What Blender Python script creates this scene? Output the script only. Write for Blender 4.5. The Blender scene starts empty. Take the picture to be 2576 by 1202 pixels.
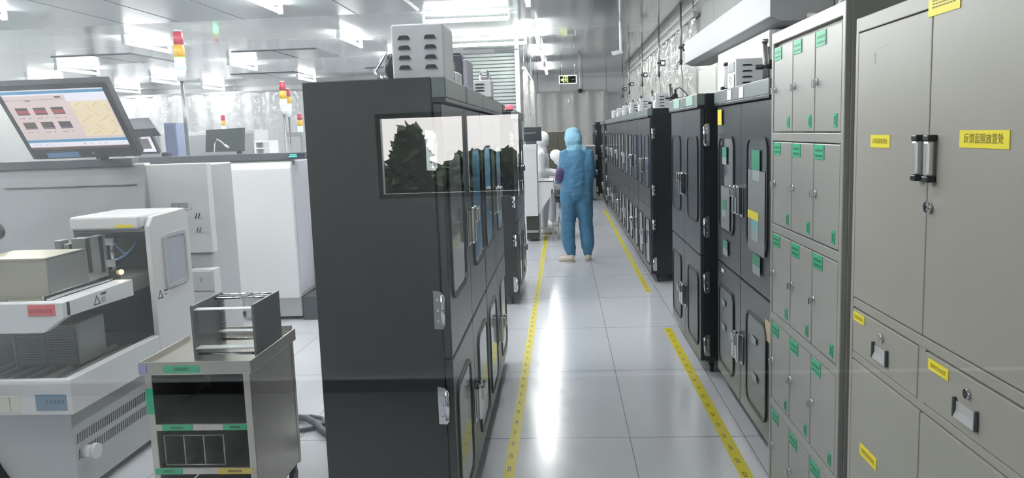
import bpy, bmesh, math, random
from mathutils import Vector, Matrix, noise
random.seed(7)
S = bpy.context.scene
COL = S.collection
PI = math.pi

# ------------------------------------------------------------------ camera
F_PX, EYE = 2000.0, 1.62
def make_camera():
    vx, vy, s = (1415-1288)/F_PX, (332-601)/F_PX, -.035
    a = Vector((vx, vy, 1.0))
    by = (s*(1+vx*vx) - vy*vx) / (1 + vy*vy - s*vx*vy)
    b = Vector((1.0, by, -vx - by*vy))
    a.normalize(); b.normalize()
    u = b.cross(a)
    if u.y > 0: u = -u
    right = Vector((b.x, a.x, u.x)); up = -Vector((b.y, a.y, u.y)); back = -Vector((b.z, a.z, u.z))
    m = Matrix((right, up, back)).transposed().to_4x4()
    m.translation = Vector((0, 0, EYE))
    cd = bpy.data.cameras.new('camera'); cd.sensor_width = 36.0; cd.sensor_fit = 'HORIZONTAL'
    cd.lens = F_PX/2576*36.0; cd.clip_start = .02; cd.clip_end = 200
    co = bpy.data.objects.new('camera', cd); COL.objects.link(co); co.matrix_world = m
    S.camera = co
make_camera()

# ------------------------------------------------------------------ world, exposure
SKY = 6.0
W = bpy.data.worlds.new('overcast_sky'); S.world = W; W.use_nodes = True
W.node_tree.nodes['Background'].inputs[0].default_value = (1.0, .97, .95, 1)
W.node_tree.nodes['Background'].inputs[1].default_value = SKY
S.view_settings.view_transform = 'Standard'; S.view_settings.look = 'None'
S.view_settings.gamma = 1; S.view_settings.use_curve_mapping = False
S.view_settings.exposure = 1.04
TUBE = 52.0
try:
    S.cycles.use_denoising = True
    S.cycles.max_bounces = 8; S.cycles.diffuse_bounces = 4; S.cycles.glossy_bounces = 4
    S.cycles.transparent_max_bounces = 12; S.cycles.transmission_bounces = 4
    S.cycles.caustics_reflective = False; S.cycles.caustics_refractive = False
    S.cycles.sample_clamp_indirect = 6.0
except Exception: pass

# ------------------------------------------------------------------ materials
def lin(c):
    c = c/255.0
    return c/12.92 if c <= .04045 else ((c+.055)/1.055)**2.4
def rgb(r, g, b): return (lin(r), lin(g), lin(b), 1)
MATS = {}
def mat(name, col, rough=.5, metal=0.0, spec=.5, var=.04, scale=6.0, emit=0.0, coat=0.0, bump=0.0, alpha=None, trans=0.0):
    if name in MATS: return MATS[name]
    m = bpy.data.materials.new(name); m.use_nodes = True; MATS[name] = m
    nt = m.node_tree; p = nt.nodes['Principled BSDF']
    if len(col) == 3: col = rgb(*col)
    p.inputs['Roughness'].default_value = rough; p.inputs['Metallic'].default_value = metal
    p.inputs['Specular IOR Level'].default_value = spec; p.inputs['Coat Weight'].default_value = coat
    if trans: p.inputs['Transmission Weight'].default_value = trans
    if alpha is not None: p.inputs['Alpha'].default_value = alpha
    if emit:
        p.inputs['Emission Color'].default_value = col; p.inputs['Emission Strength'].default_value = emit
    tc = nt.nodes.new('ShaderNodeTexCoord'); nz = nt.nodes.new('ShaderNodeTexNoise')
    nz.inputs['Scale'].default_value = scale; nz.inputs['Detail'].default_value = 3
    nt.links.new(tc.outputs['Object'], nz.inputs['Vector'])
    mr = nt.nodes.new('ShaderNodeMapRange'); mr.inputs[3].default_value = 1-var; mr.inputs[4].default_value = 1+var
    nt.links.new(nz.outputs[0], mr.inputs[0])
    mx = nt.nodes.new('ShaderNodeVectorMath'); mx.operation = 'SCALE'
    mx.inputs[0].default_value = col[:3]
    nt.links.new(mr.outputs[0], mx.inputs['Scale']); nt.links.new(mx.outputs[0], p.inputs['Base Color'])
    if bump:
        b = nt.nodes.new('ShaderNodeBump'); b.inputs['Strength'].default_value = bump; b.inputs['Distance'].default_value = .01
        nt.links.new(nz.outputs[0], b.inputs['Height']); nt.links.new(b.outputs[0], p.inputs['Normal'])
    return m

BLACK = mat('black_cabinet_paint', (30, 33, 37), .28, 0, .5, .06, 3)
BLACKDOOR = mat('black_door_paint', (48, 51, 56), .3, .0, .5, .06, 3)
HEADER = mat('grey_green_header', (112, 122, 122), .3, .2, .5)
RUBBER = mat('black_rubber', (18, 19, 20), .45)
SMOKE = mat('smoked_window', (58, 64, 70), .06, 0, .7, .15, 1.5)
SMOKEL = mat('pale_window', (104, 112, 118), .08, 0, .7, .15, 1.5)
BLUEWIN = mat('window_blue_reflection', (96, 112, 132), .08, 0, .7, .15, 1.5)  # bluish reflection put into the pane colour
CHROME = mat('chrome', (215, 217, 220), .14, 1.0, .5, .03)
STEEL = mat('brushed_stainless', (188, 184, 176), .3, .9, .5, .1, 14)
STEELD = mat('dull_aluminium', (150, 152, 150), .4, .7, .5, .1, 10)
LOCKER = mat('locker_beige_grey', (150, 149, 145), .38, 0, .45, .03, 2)
FILECAB = mat('file_cabinet_beige', (152, 150, 142), .42, 0, .45, .03, 2)
WHITEP = mat('white_machine_paint', (215, 215, 216), .35, 0, .45, .02, 2)
GREYP = mat('grey_machine_paint', (176, 178, 180), .4, 0, .45, .03, 2)
MIDG = mat('mid_grey_paint', (150, 150, 152), .45)
DARKG = mat('dark_grey_paint', (66, 69, 74), .45)
DKIN = mat('dark_interior', (34, 36, 38), .6)
CTRL = mat('pale_grey_box', (226, 228, 232), .4)
GREEN = mat('green_tape', (52, 172, 128), .45, 0, .4, .05, 60)
GREENK = mat('green_tape_ink', (24, 110, 78), .5)
YELLOW = mat('yellow_tape', (232, 216, 52), .45, 0, .4, .05, 20)
YELK = mat('yellow_tape_ink', (120, 104, 20), .5)
FTAPE = mat('yellow_floor_tape', (206, 192, 42), .4, 0, .4, .10, 25)
FTAPEK = mat('floor_tape_mark', (60, 58, 20), .5)
TAN = mat('tan_paper', (205, 190, 150), .6)
PAPER = mat('white_paper', (232, 235, 236), .6)
RED = mat('red_label', (208, 96, 100), .5)
REDK = mat('red_label_ink', (165, 60, 70), .5)
BLUEL = mat('blue_label', (120, 140, 160), .4)
BLUEK = mat('blue_label_ink', (96, 114, 128), .5)
TUBEM = mat('lit_fluorescent_tube', (251, 252, 251), .4, emit=TUBE)
BATTEN = mat('lamp_batten_white', (225, 228, 230), .4)
BLK = mat('black_plastic', (26, 27, 30), .4)
CABLE = mat('black_cable', (32, 34, 38), .5)
BLUEH = mat('blue_air_hose', (120, 150, 195), .35)
CLEAR = mat('pale_clear_plastic', (214, 218, 220), .12, 0, .5, .05, 8, alpha=.55)

# ------------------------------------------------------------------ mesh builder
class MB:
    """Collects shapes in world coordinates, one mesh object at the end."""
    def __init__(s): s.bm = bmesh.new(); s.mi = 0
    def _tag(s, faces):
        for f in faces: f.material_index = s.mi
        return s
    def m(s, i): s.mi = i; return s
    def box(s, x0, x1, y0, y1, z0, z1, bev=0.0, seg=2):
        b = bmesh.new(); r = bmesh.ops.create_cube(b, size=1)
        for v in b.verts:
            v.co = Vector(((x0+x1)/2 + v.co.x*(x1-x0), (y0+y1)/2 + v.co.y*(y1-y0), (z0+z1)/2 + v.co.z*(z1-z0)))
        if bev: bmesh.ops.bevel(b, geom=b.edges[:], offset=bev, segments=seg, affect='EDGES', profile=.5)
        return s._merge(b)
    def _merge(s, b):
        bmesh.ops.recalc_face_normals(b, faces=b.faces[:])
        vm = {v: s.bm.verts.new(v.co) for v in b.verts}
        for f in b.faces:
            try:
                nf = s.bm.faces.new([vm[v] for v in f.verts]); nf.material_index = s.mi; nf.smooth = f.smooth
            except ValueError: pass
        b.free(); return s
    def cyl(s, p0, p1, r0, r1=None, seg=16, cap=True):
        r1 = r0 if r1 is None else r1
        p0, p1 = Vector(p0), Vector(p1); d = (p1-p0); L = d.length
        b = bmesh.new()
        bmesh.ops.create_cone(b, cap_ends=cap, segments=seg, radius1=r0, radius2=r1, depth=L)
        q = Vector((0, 0, 1)).rotation_difference(d.normalized()).to_matrix().to_4x4()
        q.translation = (p0+p1)/2
        bmesh.ops.transform(b, matrix=q, verts=b.verts[:])
        for f in b.faces:
            if len(f.verts) == 4: f.smooth = True
        return s._merge(b)
    def sph(s, c, r, sc=(1, 1, 1), u=16, v=10):
        b = bmesh.new(); bmesh.ops.create_uvsphere(b, u_segments=u, v_segments=v, radius=r)
        for w in b.verts: w.co = Vector((c[0]+w.co.x*sc[0], c[1]+w.co.y*sc[1], c[2]+w.co.z*sc[2]))
        for f in b.faces: f.smooth = True
        return s._merge(b)
    def tube(s, pts, r, seg=8, closed=False):
        pts = [Vector(p) for p in pts]; n = len(pts); b = bmesh.new(); rings = []
        for i, p in enumerate(pts):
            t = (pts[min(i+1, n-1)] - pts[max(i-1, 0)]).normalized()
            ref = Vector((0, 0, 1)) if abs(t.z) < .9 else Vector((1, 0, 0))
            a = t.cross(ref).normalized(); c = t.cross(a)
            rings.append([b.verts.new(p + r*(a*math.cos(2*PI*k/seg) + c*math.sin(2*PI*k/seg))) for k in range(seg)])
        for i in range(n-1):
            for k in range(seg):
                f = b.faces.new([rings[i][k], rings[i][(k+1) % seg], rings[i+1][(k+1) % seg], rings[i+1][k]]); f.smooth = True
        b.faces.new(rings[0]); b.faces.new(rings[-1])
        return s._merge(b)
    def prism(s, poly, axis, a0, a1, bev=0.0):
        """poly: 2D points; axis 'x': (y,z), 'y': (x,z), 'z': (x,y)."""
        def P(p, a):
            return {'x': (a, p[0], p[1]), 'y': (p[0], a, p[1]), 'z': (p[0], p[1], a)}[axis]
        b = bmesh.new()
        A = [b.verts.new(P(p, a0)) for p in poly]; B = [b.verts.new(P(p, a1)) for p in poly]
        n = len(poly); b.faces.new(A); b.faces.new(B[::-1])
        for i in range(n): b.faces.new([A[i], B[i], B[(i+1) % n], A[(i+1) % n]])
        if bev:
            bmesh.ops.recalc_face_normals(b, faces=b.faces[:])
            bmesh.ops.bevel(b, geom=b.edges[:], offset=bev, segments=2, affect='EDGES', profile=.5)
        return s._merge(b)
    def ring(s, outer, inner, axis, a0, a1):
        """frame between two outlines with the same number of points."""
        def P(p, a):
            return {'x': (a, p[0], p[1]), 'y': (p[0], a, p[1]), 'z': (p[0], p[1], a)}[axis]
        b = bmesh.new(); n = len(outer)
        V = [[b.verts.new(P(p, a)) for p in o] for a in (a0, a1) for o in (outer, inner)]
        o0, i0, o1, i1 = V
        for k in range(n):
            j = (k+1) % n
            b.faces.new([o0[k], o0[j], i0[j], i0[k]]); b.faces.new([o1[k], o1[j], i1[j], i1[k]])
            b.faces.new([o0[k], o0[j], o1[j], o1[k]]); b.faces.new([i0[k], i0[j], i1[j], i1[k]])
        return s._merge(b)
    def quad(s, a, b_, c, d):
        vs = [s.bm.verts.new(p) for p in (a, b_, c, d)]
        f = s.bm.faces.new(vs); f.material_index = s.mi; return s
    def text(s, txt, size, org, u, v, n=(0, 0, 0), lift=.0006):
        cu = bpy.data.curves.new('t', 'FONT'); cu.body = txt; cu.size = size; cu.align_x = 'CENTER'; cu.align_y = 'CENTER'
        cu.resolution_u = 2
        ob = bpy.data.objects.new('t', cu); COL.objects.link(ob)
        dg = bpy.context.evaluated_depsgraph_get(); dg.update()
        me = bpy.data.meshes.new_from_object(ob.evaluated_get(dg))
        u, v = Vector(u), Vector(v); o = Vector(org) + Vector(n)*lift
        vs = [s.bm.verts.new(o + u*w.co.x + v*w.co.y) for w in me.vertices]
        for p in me.polygons:
            try:
                f = s.bm.faces.new([vs[i] for i in p.vertices]); f.material_index = s.mi
            except ValueError: pass
        bpy.data.objects.remove(ob); bpy.data.curves.remove(cu); bpy.data.meshes.remove(me)
        return s

def rrect(u0, u1, v0, v1, r, seg=5):
    pts = []
    for cx, cy, a0 in ((u1-r, v1-r, 0), (u0+r, v1-r, 90), (u0+r, v0+r, 180), (u1-r, v0+r, 270)):
        for k in range(seg+1):
            a = math.radians(a0 + 90*k/seg); pts.append((cx + r*math.cos(a), cy + r*math.sin(a)))
    return pts

def root_of(o):
    while o.parent: o = o.parent
    return o
def build(name, mb, mats, parent=None, loc=None, smooth=False):
    me = bpy.data.meshes.new(name)
    off = Vector(root_of(parent).location) if parent else Vector(loc or (0, 0, 0))
    for v in mb.bm.verts: v.co -= off
    mb.bm.to_mesh(me); mb.bm.free()
    for mt in (mats if isinstance(mats, (list, tuple)) else [mats]): me.materials.append(mt)
    if smooth:
        for p in me.polygons: p.use_smooth = True
    o = bpy.data.objects.new(name, me); COL.objects.link(o)
    if parent: o.parent = parent
    else: o.location = off
    return o
def tag(o, label, cat, group=None):
    o['label'] = label; o['category'] = cat
    if group: o['group'] = group
    return o
def thing(name, label, cat, loc, group=None):
    o = bpy.data.objects.new(name, None); COL.objects.link(o); o.location = loc; o.empty_display_size = .1
    return tag(o, label, cat, group)
def single(name, mb, mats, label, cat, loc, group=None, smooth=False):
    return tag(build(name, mb, mats, None, loc, smooth), label, cat, group)
def struct(name, mb, mats):
    o = build(name, mb, mats); o['kind'] = 'structure'; return o
def kids(o): return [c for c in COL.objects if c.parent == o]
def dup(src, loc, label, group=None):
    r = src.copy(); COL.objects.link(r); r.location = loc; r['label'] = label
    if group: r['group'] = group
    for c in kids(src):
        d = c.copy(); COL.objects.link(d); d.parent = r
        for g in kids(c):
            e = g.copy(); COL.objects.link(e); e.parent = d
    return r

# ------------------------------------------------------------------ the room
XR, XL, YN, YF, ZC = 1.75, -13.0, .80, 22.4, 3.2

def floor_mat():
    m = bpy.data.materials.new('grey_floor_panels'); m.use_nodes = True
    nt = m.node_tree; p = nt.nodes['Principled BSDF']; N = nt.nodes.new; L = nt.links.new
    tc = N('ShaderNodeTexCoord'); sx = N('ShaderNodeSeparateXYZ'); L(tc.outputs['Object'], sx.inputs[0])
    def line(out, off, per, w):
        a = N('ShaderNodeMath'); a.operation = 'ADD'; L(out, a.inputs[0]); a.inputs[1].default_value = off
        b = N('ShaderNodeMath'); b.operation = 'PINGPONG'; L(a.outputs[0], b.inputs[0]); b.inputs[1].default_value = per/2
        c = N('ShaderNodeMath'); c.operation = 'LESS_THAN'; L(b.outputs[0], c.inputs[0]); c.inputs[1].default_value = w/2
        return c
    lx = line(sx.outputs[0], 60-.315, .6, .004); ly = line(sx.outputs[1], 60-4.08, 1.2, .006)
    mx = N('ShaderNodeMath'); mx.operation = 'MAXIMUM'; L(lx.outputs[0], mx.inputs[0]); L(ly.outputs[0], mx.inputs[1])
    nz = N('ShaderNodeTexNoise'); nz.inputs['Scale'].default_value = 1.3; nz.inputs['Detail'].default_value = 5; L(tc.outputs['Object'], nz.inputs['Vector'])
    cr = N('ShaderNodeValToRGB'); L(nz.outputs[0], cr.inputs[0])
    cr.color_ramp.elements[0].color = rgb(202, 203, 209); cr.color_ramp.elements[1].color = rgb(212, 213, 219)
    mix = N('ShaderNodeMixRGB'); L(mx.outputs[0], mix.inputs[0]); L(cr.outputs[0], mix.inputs[1]); mix.inputs[2].default_value = rgb(120, 124, 132)
    L(mix.outputs[0], p.inputs['Base Color']); p.inputs['Specular IOR Level'].default_value = .75
    n2 = N('ShaderNodeTexNoise'); n2.inputs['Scale'].default_value = 7; n2.inputs['Detail'].default_value = 4; L(tc.outputs['Object'], n2.inputs['Vector'])
    mr = N('ShaderNodeMapRange'); L(n2.outputs[0], mr.inputs[0]); mr.inputs[3].default_value = .08; mr.inputs[4].default_value = .26
    L(mr.outputs[0], p.inputs['Roughness'])
    bp = N('ShaderNodeBump'); bp.inputs['Strength'].default_value = .12; bp.inputs['Distance'].default_value = .004; L(n2.outputs[0], bp.inputs['Height']); L(bp.outputs[0], p.inputs['Normal'])
    return m
struct('floor', MB().box(XL, XR, YN, YF, -.1, 0), floor_mat())

def ceil_mat():
    m = bpy.data.materials.new('glossy_metal_ceiling'); m.use_nodes = True
    nt = m.node_tree; p = nt.nodes['Principled BSDF']; N = nt.nodes.new; L = nt.links.new
    tc = N('ShaderNodeTexCoord'); sx = N('ShaderNodeSeparateXYZ'); L(tc.outputs['Object'], sx.inputs[0])
    def line(out, off, per, w):
        a = N('ShaderNodeMath'); a.operation = 'ADD'; L(out, a.inputs[0]); a.inputs[1].default_value = off
        b = N('ShaderNodeMath'); b.operation = 'PINGPONG'; L(a.outputs[0], b.inputs[0]); b.inputs[1].default_value = per/2
        c = N('ShaderNodeMath'); c.operation = 'LESS_THAN'; L(b.outputs[0], c.inputs[0]); c.inputs[1].default_value = w/2
        return c
    lx = line(sx.outputs[0], 60-.62, 1.15, .006); ly = line(sx.outputs[1], 60, 2.9, .03)
    mx = N('ShaderNodeMath'); mx.operation = 'MAXIMUM'; L(lx.outputs[0], mx.inputs[0]); L(ly.outputs[0], mx.inputs[1])
    nz = N('ShaderNodeTexNoise'); nz.inputs['Scale'].default_value = .9; L(tc.outputs['Object'], nz.inputs['Vector'])
    cr = N('ShaderNodeValToRGB'); L(nz.outputs[0], cr.inputs[0])
    cr.color_ramp.elements[0].color = rgb(160, 164, 166); cr.color_ramp.elements[1].color = rgb(178, 182, 184)
    mix = N('ShaderNodeMixRGB'); L(mx.outputs[0], mix.inputs[0]); L(cr.outputs[0], mix.inputs[1]); mix.inputs[2].default_value = rgb(214, 216, 216)
    L(mix.outputs[0], p.inputs['Base Color'])
    p.inputs['Metallic'].default_value = .1; p.inputs['Roughness'].default_value = .07
    n2 = N('ShaderNodeTexNoise'); n2.inputs['Scale'].default_value = 1.4; L(tc.outputs['Object'], n2.inputs['Vector'])
    bp = N('ShaderNodeBump'); bp.inputs['Strength'].default_value = .06; bp.inputs['Distance'].default_value = .02; L(n2.outputs[0], bp.inputs['Height']); L(bp.outputs[0], p.inputs['Normal'])
    return m
struct('ceiling', MB().box(XL, XR, YN, YF, ZC, ZC+.1), ceil_mat())

def wall_mat():
    m = bpy.data.materials.new('white_sandwich_panel_wall'); m.use_nodes = True
    nt = m.node_tree; p = nt.nodes['Principled BSDF']; N = nt.nodes.new; L = nt.links.new
    tc = N('ShaderNodeTexCoord'); sx = N('ShaderNodeSeparateXYZ'); L(tc.outputs['Object'], sx.inputs[0])
    b = N('ShaderNodeMath'); b.operation = 'PINGPONG'; L(sx.outputs[1], b.inputs[0]); b.inputs[1].default_value = .59
    c = N('ShaderNodeMath'); c.operation = 'LESS_THAN'; L(b.outputs[0], c.inputs[0]); c.inputs[1].default_value = .006
    nz = N('ShaderNodeTexNoise'); nz.inputs['Scale'].default_value = .8; L(tc.outputs['Object'], nz.inputs['Vector'])
    cr = N('ShaderNodeValToRGB'); L(nz.outputs[0], cr.inputs[0])
    cr.color_ramp.elements[0].color = rgb(172, 174, 172); cr.color_ramp.elements[1].color = rgb(186, 188, 186)
    mix = N('ShaderNodeMixRGB'); L(c.outputs[0], mix.inputs[0]); L(cr.outputs[0], mix.inputs[1]); mix.inputs[2].default_value = rgb(140, 142, 142)
    L(mix.outputs[0], p.inputs['Base Color']); p.inputs['Roughness'].default_value = .16
    n2 = N('ShaderNodeTexNoise'); n2.inputs['Scale'].default_value = 1.6; L(tc.outputs['Object'], n2.inputs['Vector'])
    bp = N('ShaderNodeBump'); bp.inputs['Strength'].default_value = .10; bp.inputs['Distance'].default_value = .03; L(n2.outputs[0], bp.inputs['Height']); L(bp.outputs[0], p.inputs['Normal'])
    return m
WALL = wall_mat()
struct('wall_right', MB().box(XR, XR+.1, YN, YF, 0, ZC), WALL)
struct('wall_left', MB().box(XL-.1, XL, YN, YF, 0, ZC), WALL)
struct('wall_back', MB().box(XL-.1, XR+.1, YF, YF+.1, 0, ZC), mat('grey_back_wall', (196, 197, 200), .25, var=.05, scale=1))
struct('trim_right', MB().box(XR-.03, XR-.001, YN, YF, ZC-.03, ZC-.001), mat('aluminium_cove', (205, 207, 207), .3, .4))

# viewing window in the front wall, the corridor behind the camera
CORR = mat('corridor_pale_paint', (206, 212, 214), .6)
CORD = mat('corridor_haze_block', (38, 40, 44), .6)  # dark tone made up to keep mirrored haze off the right side
w = MB(); wx0, wx1, wz0, wz1 = -1.0, 1.0, .95, 2.2
w.box(XL-.1, wx0, YN-.1, YN, 0, ZC).box(wx1, XR+.1, YN-.1, YN, 0, ZC).box(wx0, wx1, YN-.1, YN, 0, wz0).box(wx0, wx1, YN-.1, YN, wz1, ZC)
struct('wall_front', w, mat('grey_front_wall', (120, 124, 128), .5))
def glass_mat():
    m = bpy.data.materials.new('clear_window_glass'); m.use_nodes = True; nt = m.node_tree; N = nt.nodes.new
    for n in list(nt.nodes): nt.nodes.remove(n)
    o = N('ShaderNodeOutputMaterial'); mx = N('ShaderNodeMixShader'); fr = N('ShaderNodeFresnel'); fr.inputs[0].default_value = 1.5
    t = N('ShaderNodeBsdfTransparent'); t.inputs[0].default_value = (.985, .995, .99, 1)
    g = N('ShaderNodeBsdfGlossy'); g.inputs['Roughness'].default_value = 0.0
    nt.links.new(fr.outputs[0], mx.inputs[0]); nt.links.new(t.outputs[0], mx.inputs[1]); nt.links.new(g.outputs[0], mx.inputs[2]); nt.links.new(mx.outputs[0], o.inputs[0])
    return m
GLASS = glass_mat()
win = struct('window_1', MB().ring([(wx0, wz0), (wx1, wz0), (wx1, wz1), (wx0, wz1)], [(wx0+.05, wz0+.05), (wx1-.05, wz0+.05), (wx1-.05, wz1-.05), (wx0+.05, wz1-.05)], 'y', YN-.08, YN-.02), STEELD)
build('pane', MB().box(wx0+.05, wx1-.05, YN-.052, YN-.046, wz0+.05, wz1-.05), GLASS, win)
CY0 = -3.4
struct('floor_corridor', MB().box(-5, 3, CY0, YN-.1, -.1, 0), mat('corridor_floor', (120, 122, 120), .4))
struct('ceiling_corridor', MB().box(-5, 3, CY0-.1, YN-.1, 2.8, 2.9), CORR)
ox0, ox1, oz0, oz1 = -1.16, -.24, 1.24, 1.77
w = MB(); w.box(-5, ox0, CY0-.1, CY0, 0, 2.8).box(ox0, ox1, CY0-.1, CY0, 0, oz0).box(ox0, ox1, CY0-.1, CY0, oz1, 2.8)
struct('wall_corridor', w, CORR)
struct('wall_corridor_haze_block', MB().box(ox1, 3, CY0-.1, CY0, 0, 2.8), CORD)  # unseen dark half added so the pane mirrors no haze on the right
struct('wall_corridor_left', MB().box(-5.1, -5, CY0-.1, YN-.1, 0, 2.8), CORR)
struct('wall_corridor_right', MB().box(3, 3.1, CY0-.1, YN-.1, 0, 2.8), CORD)
struct('baseboard_corridor', MB().box(-5, 3, CY0, CY0+.015, 0, .085), mat('dark_baseboard', (40, 42, 44), .5))
struct('trim_corridor', MB().box(-5, 3, CY0, CY0+.02, .085, .10), mat('pale_trim', (235, 236, 236), .4))
w2 = struct('window_2', MB().ring([(ox0, oz0), (ox1, oz0), (ox1, oz1), (ox0, oz1)], [(ox0+.03, oz0+.03), (ox1-.03, oz0+.03), (ox1-.03, oz1-.03), (ox0+.03, oz1-.03)], 'y', CY0-.08, CY0-.03), STEELD)
build('mullion', MB().box(-.62, -.59, CY0-.07, CY0-.04, oz0+.03, oz1-.03), STEELD, w2)
struct('floor_outside', MB().box(-14, 12, -22, CY0-.1, -.6, -.5), mat('outdoor_grass', (52, 66, 40), .9))

# ------------------------------------------------------------------ lamps
def lamp_along(name, label, x, y0, y1, axis, z=3.105, group='ceiling tube lamps', x1=None, zt=None):
    zt = ZC if zt is None else zt
    if axis == 'y': c = (x, (y0+y1)/2, zt)
    else: c = ((x+x1)/2, y0, zt)
    t = thing(name, label, 'ceiling lamp', c, group)
    if axis == 'y':
        build('batten', MB().box(x-.018, x+.018, y0, y1, zt-.018, zt-.002, .003), BATTEN, t)
        build('tube', MB().cyl((x, y0+.03, z), (x, y1-.03, z), .025, seg=12), TUBEM, t)
        for q in (y0, y1-.03): build('end_cap', MB().box(x-.028, x+.028, q, q+.03, z-.03, zt-.016, .004), BATTEN, t)
    else:
        build('batten', MB().box(x, x1, y0-.018, y0+.018, zt-.018, zt-.002, .003), BATTEN, t)
        build('tube', MB().cyl((x+.03, y0, z), (x1-.03, y0, z), .025, seg=12), TUBEM, t)
        for q in (x, x1-.03): build('end_cap', MB().box(q, q+.03, y0-.028, y0+.028, z-.03, zt-.016, .004), BATTEN, t)
    return t
ORD = ['first', 'second', 'third', 'fourth', 'fifth', 'sixth', 'seventh', 'eighth', 'ninth']
for k, (y, l) in enumerate(((2.6, 1.25), (5.6, 1.25), (8.3, 1.25), (11.4, 2.0), (14.6, 2.2), (18.2, 2.4))):
    lamp_along('ceiling_lamp', 'white tube lamp above the aisle running lengthwise, %s from the window' % ORD[k], -.36, y, y+l, 'y')
for k, y in enumerate((2.2, 5.0, 7.9, 11.6, 14.8, 18.2)):
    lamp_along('ceiling_lamp', 'white tube lamp in the nearest lengthwise row over the machines, %s from the window' % ORD[k], -3.2, y, y+1.35, 'y')
for k, y in enumerate((3.4, 7.4, 11.2, 14.8, 18.7)):
    lamp_along('ceiling_lamp', 'white tube lamp in the middle lengthwise row over the left room, %s from the window' % ORD[k], -6.2, y, y+1.4, 'y')
for k, y in enumerate((6.8, 10.6, 14.4, 17.8, 20.4)):
    lamp_along('ceiling_lamp', 'white tube lamp in the farthest left lengthwise row, %s from the window' % ORD[k], -9.3, y, y+1.4, 'y')
for k, y in enumerate((16.9, 20.3)):
    lamp_along('ceiling_lamp', 'white tube lamp near the left wall by the monitor edge, %s of two' % ORD[k], -11.6, y, y+1.3, 'y')
for k, (x0, x1, y) in enumerate(((-1.78, -.63, 7.4), (-1.78, -.63, 10.55), (-1.95, -.55, 13.45))):
    lamp_along('ceiling_lamp', ('white crosswise tube lamp out of view above the black cabinets', 'white crosswise tube lamp above the louvred box, nearer of the two',
               'white crosswise tube lamp behind the louvred box, farther of the two')[k], x0, y, y, 'x', group='crosswise tube lamps', x1=x1)
for k, (x, y) in enumerate(((-1.8, 1.2), (-1.8, 5.0), (-4.7, 2.6), (-4.7, 5.2))):  # unseen lamps added to brighten the near part of the room
    lamp_along('ceiling_lamp', 'unseen tube lamp added as fill close to the viewing window, %s of them' % ORD[k], x, y, y+1.35, 'y')
for k, x in enumerate((-2.5, -3.3, -4.1)):  # unseen lamps added to light the wall that the pane mirrors as haze
    lamp_along('haze_lamp', 'unseen corridor tube lamp added for haze in the pane, %s from the door side' % ORD[k], x, -3.0, -1.3, 'y', z=2.73, group='added haze lamps', zt=2.8)

# ------------------------------------------------------------------ ceiling filter panels
FFU = mat('filter_panel_grey', (150, 156, 158), .32, .2, .5, .05, 2)
FFUE = mat('filter_panel_gap', (70, 74, 76), .5)
def ffu(x0, x1, y0, y1, label):
    t = thing('filter_panel', label, 'ceiling panel', ((x0+x1)/2, (y0+y1)/2, ZC), 'ceiling filter panels')
    build('face', MB().box(x0+.012, x1-.012, y0+.012, y1-.012, ZC-.016, ZC-.002, .003), FFU, t)
    build('gasket', MB().ring([(x0, y0), (x1, y0), (x1, y1), (x0, y1)], [(x0+.014, y0+.014), (x1-.014, y0+.014), (x1-.014, y1-.014), (x0+.014, y1-.014)], 'z', ZC-.013, ZC-.001), FFUE, t)
xs = [-8.6, -7.1, -5.55, -4.85, -4.02, -2.55, -1.76]
for k in range(6):
    ffu(xs[k], xs[k+1], 7.6, 10.2, 'grey ceiling filter panel in the nearest row, %s from the left' % ORD[k])
for k, (a, b, y0, y1) in enumerate(((-8.72, -7.96, 13.4, 14.85), (-7.94, -7.3, 13.4, 14.95), (-5.72, -4.97, 13.8, 15.15), (-4.95, -4.2, 13.8, 15.2))):
    ffu(a, b, y0, y1, 'grey ceiling filter panel in the second row, %s from the left' % ORD[k])
for k, (a, b, y0, y1) in enumerate(((-7.6, -6.9, 18.2, 19.6), (-6.88, -6.1, 18.2, 19.6), (-4.4, -3.7, 18.0, 19.2), (-3.68, -2.9, 18.0, 19.2))):
    ffu(a, b, y0, y1, 'grey ceiling filter panel in the farthest row, %s from the left' % ORD[k])

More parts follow.
